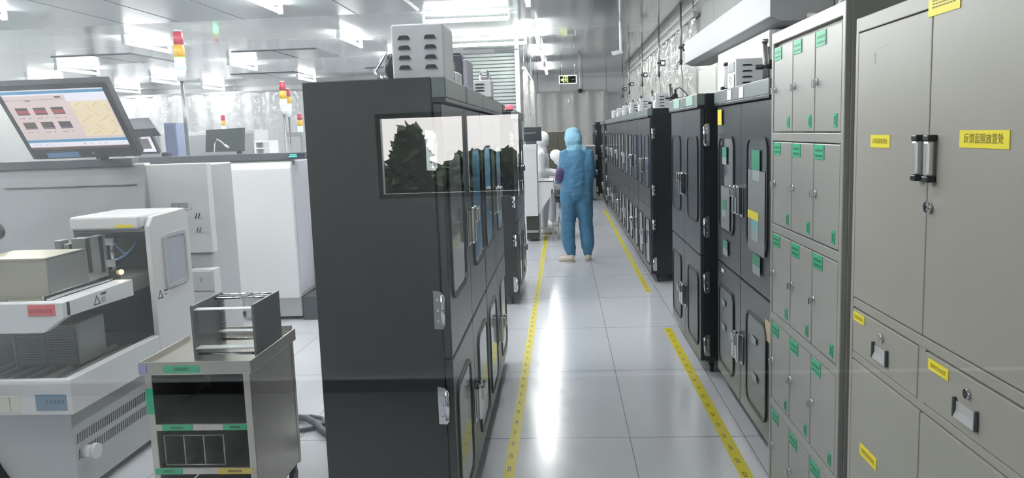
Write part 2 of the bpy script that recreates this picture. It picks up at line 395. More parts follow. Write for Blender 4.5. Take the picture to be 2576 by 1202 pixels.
# ------------------------------------------------------------------ black dry cabinets
def dry_cab(label, X, side, Y0, L=1.34, D=.5, group=None, wins=None, doorm=None, name='dry_cabinet', tags=None, ztop=1.83):
    """side +1: front faces +X. u = along Y, v = up, w = out of the front."""
    t = thing(name, label, 'dry cabinet', (X-side*D/2, Y0+L/2, 0), group)
    fx = lambda w_: X + side*w_
    def B(mb, u0, u1, w0, w1, v0, v1, bev=.004):
        a, b = sorted((fx(w0), fx(w1))); return mb.box(a, b, Y0+u0, Y0+u1, v0, v1, bev)
    dm = doorm or BLACKDOOR
    build('body', B(MB(), 0, L, -D, -.032, .09, ztop), BLACK, t)
    build('header', B(MB(), 0, L, -.031, .02, 1.757, ztop), HEADER, t)
    build('header_lip', B(MB(), 0, L, -.03, .018, 1.742, 1.757, .002), BLACK, t)
    for u in (.08, L-.08):
        for wv in (-.08, -D+.08):
            c = MB().cyl((fx(wv)-.012, Y0+u, .032), (fx(wv)+.012, Y0+u, .032), .031, seg=14)
            c.box(fx(wv)-.02, fx(wv)+.02, Y0+u-.02, Y0+u+.02, .05, .092, .003)
            build('caster', c, BLK, t)
    wins = wins or [SMOKE]*4
    k = 0
    for (v0, v1, wv0, wv1, lz) in ((.80, 1.738, 1.0, 1.565, 1.22), (.095, .79, .17, .67, .41)):
        for h in (0, 1):
            u0, u1 = (0.004, L/2-.002) if h == 0 else (L/2+.002, L-.004)
            d = build('door', B(MB(), u0, u1, -.03, 0, v0, v1, .005), dm, t)
            du = u1-u0
            a0, a1 = (u0+.10*du, u1-.24*du) if h == 0 else (u0+.24*du, u1-.10*du)
            o = rrect(Y0+a0, Y0+a1, wv0, wv1, .07); i = rrect(Y0+a0+.016, Y0+a1-.016, wv0+.016, wv1-.016, .056)
            x0, x1 = sorted((fx(-.005), fx(.008)))
            build('window_gasket', MB().ring(o, i, 'x', x0, x1), RUBBER, d)
            x0, x1 = sorted((fx(-.004), fx(.003)))
            build('window_pane', MB().prism(i, 'x', x0, x1), wins[k], d); k += 1
            # latch half: plate plus raised grip
            s_ = -1 if h == 0 else 1
            lu = L/2 + s_*.042
            lm = MB(); B(lm, lu-.032, lu+.032, 0, .008, lz-.085, lz+.075, .003)
            B(lm, lu-.022, lu+.022, .006, .036, lz-.075, lz+.085, .012)
            B(lm, lu-.012, lu+.012, .03, .052, lz+.02, lz+.083, .008)
            build('latch', lm, CHROME, d)
    for u in (0,):
        sg = -1
        for z in (1.57, .985, .62, .2):
            hm = MB()
            ya, yb = sorted((Y0+u, Y0+u+sg*.007))
            a, b = sorted((fx(-.085), fx(-.028)))
            hm.prism([(fx(-.060), z-.07), (fx(-.03), z-.072), (fx(-.02), z-.058), (fx(-.02), z+.055), (fx(-.034), z+.07), (fx(-.060), z+.075)], 'y', ya, yb)
            hm.cyl((fx(-.026), Y0+u+sg*.008, z-.055), (fx(-.026), Y0+u+sg*.008, z+.055), .009, seg=10)
            for q in (-.04, 0, .04): hm.sph((fx(-.044), Y0+u+sg*.008, z+q), .006, (1, .6, 1), 8, 6)
            build('hinge', hm, CHROME, t)
    if tags: tags(t, fx, Y0, L)
    return t
near_w = [SMOKE]*4
def left_tags(t, fx, Y0, L):
    hb = MB().box(-.418, -.408, Y0+.60, Y0+.66, 1.76, 1.828, .002); build('header_joint', hb, BLACK, t)
dry_cab('black dry cabinet at left of the aisle nearest the window, grey louvred box on top', -.43, 1, 2.85, 1.33, group='dry cabinets on the left', wins=[SMOKE, SMOKE, SMOKEL, SMOKEL], tags=left_tags)
dry_cab('black dry cabinet at left of the aisle, directly behind the one with the louvred box', -.43, 1, 4.195, 1.33, group='dry cabinets on the left', wins=[BLUEWIN, BLUEWIN, SMOKEL, SMOKEL])
dry_cab('black dry cabinet standing apart at left of the aisle, before the white machine', -.44, 1, 7.42, 1.3, group='dry cabinets on the left', wins=[SMOKEL]*4)

def near_tags(t, fx, Y0, L):
    X = fx(0)
    mut = {GREEN: mat('green_tag_glass_dimmed', (58, 138, 108), .4), PAPER: mat('white_slip_glass_dimmed', (150, 158, 158), .4)}  # dimming by the smoked glass put into these tag colours
    def paper(nm, u0, u1, v0, v1, m_, off=.009, k=None):
        if off == .009: m_ = mut.get(m_, m_)
        mb = MB().box(X-off-.0015, X-off, Y0+u0, Y0+u1, v0, v1)
        build(nm, mb, m_, t)
    # u grows away from the viewer: door 0 is the nearer one
    paper('green_tag', .20, .36, 1.40, 1.50, GREEN); paper('white_slip', .20, .34, 1.35, 1.40, PAPER)
    paper('yellow_tag', .22, .44, 1.155, 1.195, YELLOW); paper('blue_tag', .22, .36, 1.10, 1.155, mat('teal_tag', (120, 170, 175), .5)); paper('white_slip', .22, .36, 1.05, 1.10, PAPER)
    paper('green_tag', .18, .34, .93, .985, GREEN); paper('white_slip', .18, .33, .885, .93, PAPER)
    paper('yellow_tag', 1.12, 1.24, 1.63, 1.72, YELLOW)
    paper('green_tag', .98, 1.10, 1.44, 1.50, GREEN); paper('white_slip', .98, 1.10, 1.40, 1.44, PAPER)
    paper('green_tag', .98, 1.10, 1.13, 1.19, GREEN); paper('white_slip', .98, 1.10, 1.09, 1.13, PAPER)
    paper('green_tag', .95, 1.08, .905, .955, GREEN); paper('white_slip', .95, 1.08, .865, .905, PAPER)
    paper('grey_sheet', .90, 1.14, 1.02, 1.27, mat('grey_sheet', (120, 122, 126), .5), .008)
    paper('grey_sheet', .10, .44, .99, 1.40, mat('grey_sheet', (120, 122, 126), .5), .008)
    paper('tan_tag', -.0, .10, .60, .70, TAN, .002); paper('white_slip', 1.08, 1.16, .745, .765, PAPER, .002)
    for (u, v) in ((.26, .52), (.24, .33), (1.02, .55), (1.02, .40)): paper('white_slip', u, u+.10, v, v+.035, PAPER)
    for u in (.50, .80): paper('header_slip', u, u+.10, 1.765, 1.82, PAPER, .021)
GREYWIN = mat('grey_frosted_window', (86, 91, 91), .3, 0, .5, .1, 2)
dry_cab('charcoal dry cabinet beside the locker, green and yellow tags stuck on its doors', .95, -1, 3.70, 1.30, .5, group='dry cabinets on the right', wins=[SMOKE, SMOKE, GREYWIN, GREYWIN], tags=near_tags)
def mid_tags(t, fx, Y0, L):
    X = fx(.021)
    for u in (.15, .75): build('header_tape', MB().box(X-.0015, X, Y0+u, Y0+u+.28, 1.765, 1.822), mat('pale_green_tape', (150, 186, 172), .4), t)
DARKWIN = mat('dark_tinted_window', (40, 43, 47), .32, 0, .4)
dry_cab('charcoal dry cabinet with dark windows between the tagged one and the long far row', .87, -1, 5.15, 1.34, .5, group='dry cabinets on the right', wins=[DARKWIN]*4, tags=mid_tags)
FAR = ['first', 'second', 'third', 'fourth', 'fifth', 'sixth']
for k in range(6):
    dry_cab('black dry cabinet in the long right hand row, %s from its near end' % FAR[k], .90, -1, 8.38+1.37*k, 1.342, .48, group='dry cabinets on the right',
            wins=[BLUEWIN if k < 2 else SMOKEL]*2+[SMOKEL]*2)
dry_cab('black dry cabinet near the far end of the right row, small and dim', .88, -1, 17.0, 1.3, .48, group='dry cabinets on the right')
dry_cab('last black dry cabinet on the right, jutting out at the end of the aisle', .78, -1, 19.6, 1.2, .55, group='dry cabinets on the right')

# ------------------------------------------------------------------ boxes and gas fittings on top of the cabinets
def louvre_box(x0, x1, y0, y1, z0, z1, label, cols=2, rows=4, face='y', group='louvred control boxes', extra=None):
    t = thing('control_box', label, 'control box', ((x0+x1)/2, (y0+y1)/2, z0), group)
    build('housing', MB().box(x0, x1, y0, y1, z0, z1, .006), CTRL, t)
    m = MB(); wd = (x1-x0)
    for c in range(cols):
        for r in range(rows):
            cx = x0 + wd*(.24+.5*c if cols == 2 else .5); cz = z1 - (z1-z0)*(.24+.18*r)
            hw = wd*(.115 if cols == 2 else .22); hh = (z1-z0)*.034
            m.prism([(cx-hw, cz-hh), (cx+hw, cz-hh), (cx+hw*.75, cz+hh*.7), (cx+hw*.5, cz+hh), (cx-hw*.5, cz+hh), (cx-hw*.75, cz+hh*.7)], 'y', y0-.005, y0+.002)
    build('louvres', m, DKIN, t)
    if extra: extra(t)
    return t
louvre_box(-.617, -.424, 2.95, 3.2, 1.832, 2.03, 'pale grey louvred box on the nearest left black cabinet')
# fittings beside it
t = thing('gas_valve', 'white valve block with pink knob beside the louvred box', 'valve', (-.46, 3.45, 1.832))
build('valve_body', MB().box(-.50, -.43, 3.36, 3.5, 1.832, 1.885, .006), WHITEP, t)
build('knob', MB().cyl((-.475, 3.30, 1.915), (-.44, 3.30, 1.915), .016), mat('pink_knob', (190, 160, 164), .4), t)
build('stem', MB().cyl((-.44, 3.30, 1.832), (-.44, 3.30, 1.915), .006).cyl((-.46, 3.43, 1.88), (-.46, 3.43, 1.93), .012), CHROME, t)
t = thing('power_unit', 'black upright power unit on the nearest left cabinet behind the louvred box', 'power unit', (-.49, 3.85, 1.832))
build('case', MB().box(-.545, -.455, 3.72, 3.86, 1.832, 1.99, .005), mat('slate_plastic', (62, 60, 72), .4), t)
build('side_cover', MB().box(-.455, -.43, 3.73, 3.95, 1.832, 1.97, .006), mat('lavender_grey', (170, 168, 182), .4), t)
build('top_cap', MB().box(-.535, -.465, 3.74, 3.84, 1.99, 2.0, .003), BLK, t)
t = thing('signal_pod', 'small black pod with chrome rim left of the louvred box', 'signal pod', (-.66, 3.05, 1.832))
build('pod', MB().sph((-.645, 3.06, 1.885), .045, (.6, 1, 1.2)), BLK, t)
build('rim', MB().cyl((-.66, 3.06, 1.832), (-.66, 3.06, 1.86), .03).tube([(-.66, 3.05, 1.94), (-.70, 3.02, 1.87), (-.68, 3.0, 1.84)], .006), CHROME, t)
louvre_box(-.53, -.40, 4.6, 4.75, 1.832, 1.93, 'small pale box on the second left black cabinet', cols=1, rows=3)
t = thing('pipe_frame', 'bent chrome pipe frame on the second left black cabinet', 'pipe', (-.46, 4.9, 1.832))
build('pipe', MB().tube([(-.49, 4.9, 1.832), (-.49, 4.9, 1.98), (-.48, 4.9, 2.0), (-.45, 4.9, 2.0), (-.44, 4.9, 1.98), (-.44, 4.9, 1.832)], .008), CHROME, t)
build('bracket', MB().box(-.50, -.43, 4.93, 4.95, 1.832, 1.97, .003), mat('rose_plate', (196, 178, 180), .4), t)
def beacon(x, y, z, col, nm, label, e=8, r=.03):
    t = thing('beacon', label, 'beacon', (x, y, z), None)
    build('base', MB().cyl((x, y, z), (x, y, z+.02), r*1.1), BLK, t)
    build('lens', MB().cyl((x, y, z+.02), (x, y, z+.055), r, r*.85).sph((x, y, z+.055), r*.85, (1, 1, .5), 12, 6), mat(nm, col, .3, emit=e), t)
beacon(-.47, 5.2, 1.832, (150, 240, 195), 'green_beacon_lens', 'lit green beacon on the second left black cabinet', 3)
beacon(-.50, 7.7, 1.832, (210, 70, 90), 'red_beacon_lens', 'small red beacon on the left cabinet standing apart', 1.2, .035)
t = thing('control_box', 'low black box on the left cabinet standing apart', 'control box', (-.62, 7.8, 1.832), 'louvred control boxes')
build('housing', MB().box(-.78, -.56, 7.6, 7.9, 1.832, 1.90, .005), BLK, t); build('display', MB().box(-.74, -.66, 7.594, 7.60, 1.85, 1.88), DARKG, t)

# right hand cabinets: gas control sets
def gas_set(y, x, label, group='gas control sets'):
    """box with louvres, flow tube, solenoid valve and pipes, standing at (x, y) on a cabinet."""
    z = 1.832
    t = thing('gas_control_set', label, 'gas control set', (x, y, z), group)
    build('housing', MB().box(x, x+.16, y, y+.22, z, z+.17, .005), CTRL, t)
    m = MB()
    for r in range(4):
        m.prism([(x+.035, z+.03+.033*r), (x+.095, z+.03+.033*r), (x+.085, z+.038+.033*r), (x+.045, z+.038+.033*r)], 'y', y-.004, y+.002)
    build('louvres', m, DKIN, t)
    build('display', MB().box(x-.004, x+.002, y+.03, y+.19, z+.10, z+.155, .002), mat('display_grey', (138, 142, 145), .25), t)
    p = MB().m(0).cyl((x+.02, y+.33, z), (x+.02, y+.33, z+.16), .022, seg=14)
    build('flow_tube', p, CLEAR, t)
    build('tube_cap', MB().cyl((x+.02, y+.33, z+.155), (x+.02, y+.33, z+.175), .024).cyl((x+.02, y+.33, z), (x+.02, y+.33, z+.02), .026).box(x-.02, x+.0, y+.31, y+.35, z+.01, z+.03, .003), BLK, t)
    c = (x+.14, y-.10)
    build('regulator', MB().cyl((c[0], c[1], z), (c[0], c[1], z+.24), .013).cyl((c[0], c[1], z+.24), (c[0], c[1], z+.262), .018).cyl((c[0]+.022, c[1], z+.05), (c[0]+.022, c[1], z+.22), .008), STEELD, t)
    build('solenoid', MB().box(c[0]+.03, c[0]+.08, c[1]-.03, c[1]+.03, z+.10, z+.15, .005).box(c[0]+.045, c[0]+.07, c[1]-.02, c[1]+.02, z+.14, z+.20, .005).cyl((c[0]-.05, c[1], z+.11), (c[0]+.05, c[1], z+.11), .014).box(c[0]+.15, c[0]+.19, c[1]-.05, c[1], z+.09, z+.12, .004), BLK, t)
    build('louvre_block', MB().box(c[0]+.05, c[0]+.11, c[1]-.12, c[1]-.02, z, z+.10, .004), CTRL, t)
    build('pipe', MB().tube([(c[0]+.05, c[1], z+.11), (c[0]+.22, c[1]-.02, z+.105)], .007).tube([(c[0]+.05, c[1], z+.085), (c[0]+.2, c[1]-.04, z+.08), (c[0]+.22, c[1]-.05, z)], .007), CHROME, t)
    build('cable', MB().tube([(c[0]+.06, c[1], z+.20), (c[0]+.1, c[1]-.02, z+.215), (c[0]+.15, c[1]-.04, z+.17), (c[0]+.19, c[1]-.06, z+.11), (c[0]+.15, c[1]-.10, z+.05), (c[0]+.05, c[1]-.12, z+.02), (c[0]+.15, c[1]-.2, z+.012)], .006), CABLE, t)
    return t
g0 = gas_set(4.72, 1.0, 'grey gas control box with display, valve and cable on the tagged cabinet by the locker')
m_ = MB().box(.9945, .9955, 4.74, 4.92, 1.845, 1.92); m_.m(1).text('FX', .07, (.9944, 4.83, 1.88), (0, -1, 0), (0, 0, 1), (-1, 0, 0))
build('front_sticker', m_, [PAPER, BLK], g0)
for k, y in enumerate((8.85, 10.2, 11.6, 12.95, 14.3, 15.7)):
    dup(g0, (.98 if k else 1.02, y, 1.832), 'grey gas control box with valve on the long right row, %s from its near end' % FAR[k], 'gas control sets')

# ------------------------------------------------------------------ right wall equipment
AC = mat('duct_white', (162, 165, 168), .5)
t = thing('wall_duct', 'long white boxed duct mounted high on the right wall above the cabinets', 'duct', (1.55, 7.1, 2.28))
build('duct_body', MB().prism([(XR-.002, 2.28), (1.42, 2.28), (1.35, 2.31), (1.35, 2.54), (XR-.002, 2.56)], 'y', 5.36, 8.95, .006), AC, t)
build('end_cap', MB().prism([(XR-.004, 2.275), (1.415, 2.275), (1.345, 2.305), (1.345, 2.55), (XR-.004, 2.568)], 'y', 5.33, 5.358, .004), mat('duct_end_grey', (158, 160, 162), .5), t)
build('drain_pipe', MB().tube([(1.58, 5.30, 2.30), (1.62, 5.18, 2.27), (1.66, 5.0, 2.29), (1.69, 4.9, 2.40)], .018), mat('white_pipe', (205, 206, 204), .4), t)
t = thing('wall_box', 'bright white box on the right wall under the long duct', 'wall box', (1.58, 6.5, 1.86))
build('case', MB().box(1.42, XR-.002, 5.65, 7.45, 1.86, 2.262, .006), mat('bright_white_panel', (236, 238, 240), .35), t)
t = thing('wall_box', 'grey electrical box on the right wall beyond the long duct', 'wall box', (1.58, 8.0, 1.86))
build('case', MB().box(1.42, XR-.002, 7.47, 8.50, 1.86, 2.20, .006), mat('beige_grey_box', (188, 188, 182), .45), t)
build('cover', MB().box(1.414, 1.421, 7.52, 8.45, 1.90, 2.16, .002), mat('beige_grey_box', (188, 188, 182), .45), t)
for k, y in enumerate((10.6, 12.95, 15.6, 18.6, 20.6)):
    x = 1.55
    t = thing('air_drop_pipe', 'thin grey drop pipe with clamp along the right wall, %s from the duct' % ORD[k], 'pipe', (x, y, 2.0), 'drop pipes on the right wall')
    build('pipe', MB().cyl((x, y, 2.48), (x, y, ZC), .014, seg=10), STEELD, t)
    build('clamp', MB().box(x-.03, x+.02, y-.02, y+.02, 2.63, 2.66, .003).ring([(x+.02, 2.60), (x+.10, 2.60), (x+.10, 2.69), (x+.02, 2.69)], [(x+.035, 2.62), (x+.085, 2.62), (x+.085, 2.67), (x+.035, 2.67)], 'y', y-.012, y+.012), DARKG, t)
    build('hook', MB().cyl((x, y, 2.43), (x, y, 2.5), .02, seg=10).tube([(x-.01, y, 2.47), (x-.04, y, 2.46), (x-.05, y, 2.42), (x-.05, y, 2.36)], .006), DARKG, t)
    build('hose', MB().tube([(x, y, 2.45), (x+.02, y, 2.2), (x+.03, y, 1.84)], .006), MIDG, t)

# ------------------------------------------------------------------ fittings under the ceiling
t = thing('security_camera', 'white bullet camera hanging from the ceiling over the right row', 'camera', (.85, 12.0, ZC))
build('mount', MB().cyl((.89, 12.05, 2.76), (.89, 12.05, ZC), .022, seg=10), CTRL, t)
build('housing', MB().prism([(.74, 2.76), (.90, 2.785), (.915, 2.73), (.76, 2.70)], 'y', 11.95, 12.05, .006), CTRL, t)
build('lens', MB().prism([(.735, 2.755), (.742, 2.757), (.762, 2.703), (.755, 2.70)], 'y', 11.96, 12.04), BLK, t)
t = thing('security_camera', 'small black dome camera on the rail at the end of the aisle', 'camera', (.50, 21.75, 2.7))
build('dome', MB().sph((.50, 21.75, 2.70), .06), BLK, t); build('mount', MB().cyl((.50, 21.75, 2.74), (.50, 21.75, ZC), .02), CTRL, t)
# exit sign
EY = 17.0
t = thing('exit_sign', 'black exit sign with glowing arrow and running figure hanging over the aisle', 'exit sign', (.14, EY, 2.79))
xa, xb, za, zb = -.045, .325, 2.615, 2.795
build('case', MB().box(xa+.01, xb-.01, EY, EY+.03, za+.01, zb-.01), mat('sign_black', (18, 20, 18), .85, 0, .1), t)
build('frame', MB().ring([(xa, za), (xb, za), (xb, zb), (xa, zb)], [(xa+.018, za+.018), (xb-.018, za+.018), (xb-.018, zb-.018), (xa+.018, zb-.018)], 'y', EY-.012, EY+.035), mat('sign_frame', (225, 228, 228), .4), t)
XG = mat('exit_glow', (222, 240, 130), .5, emit=.45)
f = EY-.004
g = MB()
g.prism([(xa+.03, 2.702), (xa+.075, 2.735), (xa+.075, 2.711), (xa+.115, 2.711), (xa+.115, 2.693), (xa+.075, 2.693), (xa+.075, 2.669)], 'y', f, EY+.001)
g.ring([(.085-.045, 2.645), (.18-.035, 2.645), (.145, 2.768), (.04, 2.768)], [(.052, 2.645), (.133, 2.645), (.133, 2.757), (.052, 2.757)], 'y', f, EY+.001)
g.cyl((.10, f, 2.742), (.10, EY+.001, 2.742), .010, seg=10)
for poly in ([(.082, 2.73), (.112, 2.726), (.108, 2.69), (.088, 2.69)], [(.088, 2.694), (.098, 2.69), (.078, 2.652), (.066, 2.656)], [(.098, 2.694), (.108, 2.69), (.128, 2.668), (.12, 2.66)],
             [(.084, 2.726), (.088, 2.716), (.066, 2.704), (.062, 2.712)], [(.11, 2.726), (.112, 2.716), (.128, 2.708), (.128, 2.718)]):
    g.prism(poly, 'y', f, EY+.001)
build('pictogram', g, XG, t)
build('dim_arrow', MB().box(xb-.105, xb-.045, f, EY+.001, 2.695, 2.71), mat('exit_dim', (96, 104, 80), .5), t)
build('hanger', MB().cyl((xa+.06, EY+.015, zb), (xa+.06, EY+.015, ZC), .006).cyl((xb-.04, EY+.015, zb), (xb-.04, EY+.015, ZC), .006), CHROME, t)

# ------------------------------------------------------------------ grey locker unit (five rows of three doors)
LX, LY0, LY1, LZ1 = .86, 2.52, 3.375, 1.985
t = thing('locker', 'tall grey steel locker with fifteen small doors and green tape tags', 'locker', (LX+.22, (LY0+LY1)/2, 0))
LK = t
bm = MB().box(LX+.018, LX+.45, LY0, LY1, 0, LZ1, .004)
build('body', bm, LOCKER, t)
fr = MB()
cols = [LY0+.03+k*(LY1-LY0-.06)/3 for k in range(4)]
rows = [.075+k*.374 for k in range(6)]
fr.box(LX+.0004, LX+.02, LY0+.02, LY1-.02, rows[5]-.004, LZ1-.0006, .002).box(LX+.0004, LX+.02, LY0+.02, LY1-.02, 0.001, rows[0]+.004, .002)
fr.box(LX, LX+.02, LY0, LY0+.026, 0, LZ1, .003).box(LX, LX+.02, LY1-.026, LY1, 0, LZ1, .003)
for k in range(1, 5): fr.box(LX+.0004, LX+.02, LY0+.02, LY1-.02, rows[k]-.016, rows[k]+.016, .002)
build('frame', fr, LOCKER, t)
for r in range(5):
    for c in range(3):
        y0, y1, z0, z1 = cols[c]+.004, cols[c+1]-.004, rows[r]+.02, rows[r+1]-.02
        d = build('door', MB().box(LX+.002, LX+.019, y0, y1, z0, z1, .003), LOCKER, t)
        zl = (z0+z1)/2
        build('latch', MB().cyl((LX-.004, y1-.022, zl), (LX+.004, y1-.022, zl), .012).box(LX-.018, LX-.003, y1-.026, y1-.018, zl-.018, zl+.008, .003), CHROME, d)
        ya = y1-.008
        mb = MB().box(LX-.0005, LX+.003, ya-.10, ya, z1-.052, z1-.004)
        mb.m(1)
        for q in range(2): mb.box(LX-.0009, LX, ya-.09, ya-.012, z1-.022-.018*q-.005, z1-.022-.018*q+.004)
        build('green_tag', mb, [GREEN, GREENK], d)
        mb = MB().box(LX-.0005, LX+.003, y0+.03, y0+.06, z0+.015, z0+.058).m(1).box(LX-.0009, LX, y0+.037, y0+.053, z0+.022, z0+.05)
        build('green_tag', mb, [GREEN, GREENK], d)

# ------------------------------------------------------------------ beige file cabinet
FX, FY0, FY1, FZ = .86, 1.47, 2.43, 1.915
t = thing('file_cabinet', 'beige steel file cabinet with two tall doors, two drawers and yellow labels', 'file cabinet', (FX+.2, 1.95, 0))
build('body', MB().box(FX+.02, FX+.45, FY0, FY1, 0, FZ, .004), FILECAB, t)
zd0, zd1, zw0, zw1 = 1.10, 1.872, .935, 1.065
YM = 1.945
f = MB().box(FX+.0004, FX+.022, FY0+.015, FY1-.015, zd1+.003, FZ-.0006, .002).box(FX, FX+.022, FY0, FY0+.02, 0, FZ, .002).box(FX, FX+.022, FY1-.02, FY1, 0, FZ, .002)
f.box(FX+.002, FX+.022, FY0+.015, FY1-.015, zw1+.004, zd0-.004, .003).box(FX+.002, FX+.022, FY0+.015, FY1-.015, zw0-.025, zw0-.003, .003).box(FX+.002, FX+.022, YM-.018, YM+.018, zw0-.004, zw1+.005)
f.box(FX, FX+.022, FY0, FY1, 0, .06, .002)
build('frame', f, FILECAB, t)
def ylabel(parent, y1, z1, w_, h, txt=None, size=.02, name='yellow_label', off=.001):
    """sticker whose far upper corner is at (y1, z1); reads from far to near."""
    mb = MB().box(FX-off-.0008, FX+.004, y1-w_, y1, z1-h, z1).m(1)
    if txt: mb.text(txt, size, (FX-off-.0008, y1-w_/2, z1-h/2), (0, -1, 0), (0, 0, 1), (-1, 0, 0))
    else:
        n = 7
        for k in range(n):
            yy = y1-w_*(.12+.76*(k+.5)/n); dw = w_*.76/n*.4
            for q in range(3): mb.box(FX-off-.0012, FX-off, yy-dw, yy+dw, z1-h*(.36+.14*q)-h*.035, z1-h*(.36+.14*q)+h*.035)
    return build(name, mb, [YELLOW, YELK], parent)
for k, (y0, y1) in enumerate(((FY0+.022, YM-.002), (YM+.002, FY1-.022))):
    d = build('door', MB().box(FX, FX+.02, y0, y1, zd0, zd1, .003), FILECAB, t)
    hy = YM+(-.032 if k == 0 else .03)
    build('handle', MB().box(FX-.022, FX-.006, hy-.013, hy+.013, 1.489, 1.570, .005), mat('satin_handle', (214, 214, 212), .3, .6), d)
    build('handle_end', MB().box(FX-.023, FX, hy-.014, hy+.014, 1.474, 1.489, .003).box(FX-.023, FX, hy-.014, hy+.014, 1.569, 1.584, .003), BLK, d)
    if k == 0:
        build('lock', MB().cyl((FX-.012, hy+.01, 1.415), (FX+.002, hy+.01, 1.415), .013).cyl((FX-.014, hy+.01, 1.415), (FX-.011, hy+.01, 1.415), .009), CHROME, d)
        ylabel(d, 1.795, 1.594, .195, .037, '反馈蓝膜放置处', .0225)
    else:
        ylabel(d, 2.297, 1.582, .13, .034, '反馈蓝膜放置处', .0145)
        build('scratch', MB().box(FX-.0006, FX+.003, 2.20, 2.27, 1.815, 1.818).box(FX-.0006, FX+.003, 2.283, 2.29, 1.775, 1.805), MIDG, d)
    w_ = build('drawer', MB().box(FX, FX+.02, *((FY0+.024, YM-.02) if k == 0 else (YM+.02, FY1-.024)), zw0, zw1, .003), FILECAB, t)
    cy = 1.72 if k == 0 else 2.19
    fr_o = rrect(cy-.058, cy+.058, .958, 1.003, .006, 3); fr_i = rrect(cy-.046, cy+.046, .962, 1.0, .004, 3)
    build('pull', MB().prism([(FX+.002, .960), (FX-.008, .961), (FX-.008, .963), (FX-.001, .981), (FX+.002, .981)], 'y', cy-.045, cy+.045).box(FX-.002, FX-.0005, cy-.045, cy+.045, .978, .998), mat('satin_pull', (206, 207, 208), .3, .35), w_)
    build('pull_end', MB().box(FX-.009, FX, cy-.051, cy-.044, .960, 1.006, .002).box(FX-.009, FX, cy+.044, cy+.051, .960, 1.006, .002), DARKG, w_)
    build('lock', MB().cyl((FX-.008, cy-.005, 1.03), (FX+.001, cy-.005, 1.03), .011), CHROME, w_)
    ylabel(w_, 1.905 if k == 0 else 2.40, 1.055 if k == 0 else 1.058, .10 if k == 0 else .085, .026)
    l_ = build('lower_door', MB().box(FX, FX+.02, y0, y1, .065, zw0-.028, .003), FILECAB, t)
    if k == 1: ylabel(l_, 2.325, .675, .125, .035)
ylabel(t, 1.965, 1.907, .15, .052, name='top_label')

# ------------------------------------------------------------------ floor marking tape
def tape(pts, wd, label, loc, mark=True):
    mb = MB()
    (x0, y0), (x1, y1) = pts
    mb.box(x0, x0+wd, y0, y1, 0, .0012)
    mb.m(1); y = y0+.06; k = 0
    while mark and y < y1-.05 and k < 90:
        for q in range(3): mb.box(x0+wd*.28, x0+wd*.42, y+.022*q, y+.022*q+.010, .0011, .0016)
        mb.box(x0+wd*.5, x0+wd*.56, y, y+.05, .0011, .0016)
        y += .16; k += 1
    return single('floor_tape', mb, [FTAPE, FTAPEK], label, 'floor tape', loc, 'yellow floor tapes')
tape(((-.325, 1.2), (0, 13.5)), .055, 'yellow marking tape on the floor along the left edge of the aisle', (-.3, 7.2, 0))
tape(((.785, 1.6), (0, 6.42)), .06, 'yellow marking tape on the floor in front of the locker and tagged cabinet', (.81, 3.3, 0))
tape(((.795, 7.9), (0, 16.4)), .05, 'yellow marking tape on the floor before the long right cabinet row', (.82, 12, 0))

# ------------------------------------------------------------------ stainless trolley with magazine on top
cx0, cx1, cy0, cy1 = -1.745, -1.30, 3.07, 3.60
t = thing('steel_trolley', 'stainless steel trolley with open shelves and green tape tags', 'trolley', ((cx0+cx1)/2, 3.33, 0))
fr = MB()
for x in (cx0, cx1-.03):
    for y in (cy0, cy1-.03): fr.box(x, x+.03, y, y+.03, .09, .735, .003)
zs = [.10, .285, .475]
for z in zs: fr.box(cx0+.027, cx1-.027, cy0+.0006, cy0+.012, z-.028, z, .002)
build('frame', fr, STEEL, t)
top = MB().prism([(cx0-.012, cy0-.012), (cx1+.012, cy0-.012), (cx1+.012, cy1), (cx0+.03, cy1), (cx0-.012, cy1-.10)], 'z', .70, .722)
top.box(cx0-.012, cx1+.012, cy0-.014, cy0-.006, .69, .745, .002).box(cx1+.006, cx1+.014, cy0-.012, cy1, .69, .745, .002).box(cx0+.03, cx1, cy1-.008, cy1, .69, .76, .002).box(cx0-.014, cx0-.006, cy0-.012, cy1-.10, .69, .745, .002)
build('tray_top', top, STEEL, t)
for z in zs: build('shelf', MB().box(cx0+.012, cx1-.012, cy0+.01, cy1-.01, z-.014, z-.004), DKIN, t)
build('side_panel', MB().box(cx1-.010, cx1-.002, cy0+.03, cy1-.03, .10, .70), STEEL, t)
build('side_panel', MB().box(cx0+.002, cx0+.010, cy0+.03, cy1-.03, .10, .70), STEEL, t)
build('back_panel', MB().box(cx0+.03, cx1-.03, cy1-.012, cy1-.004, .10, .70), DARKG, t)
for x in (cx0+.03, cx1-.03):
    for y in (cy0+.04, cy1-.04):
        build('caster', MB().cyl((x-.011, y, .034), (x+.011, y, .034), .033).box(x-.016, x+.016, y-.014, y+.014, .045, .092, .003), DARKG, t)
def ctape(x0, x1, z0, z1, m_=GREEN, k_=GREENK, y=None):
    y = cy0-.0005 if y is None else y
    mb = MB().box(x0, x1, y-.001, y+.003, z0, z1).m(1)
    n = 6
    for k in range(n):
        c = x0+(x1-x0)*(.3+.4*(k+.5)/n); mb.box(c-.004, c+.004, y-.0014, y, z0+.008, z1-.008)
    build('tape_tag', mb, [m_, k_], t)
ctape(-1.655, -1.50, .70, .73, y=cy0-.0145); ctape(-1.69, -1.56, .449, .474); ctape(-1.43, -1.33, .449, .474)
ctape(-1.735, -1.62, .258, .284); ctape(-1.47, -1.32, .258, .284, mat('ochre_tape', (215, 190, 90), .5), YELK)
mb = MB().box(cx0-.0015, cx0+.03, cy0-.0015, cy0+.002, .52, .63); build('tape_tag', mb, GREEN, t)
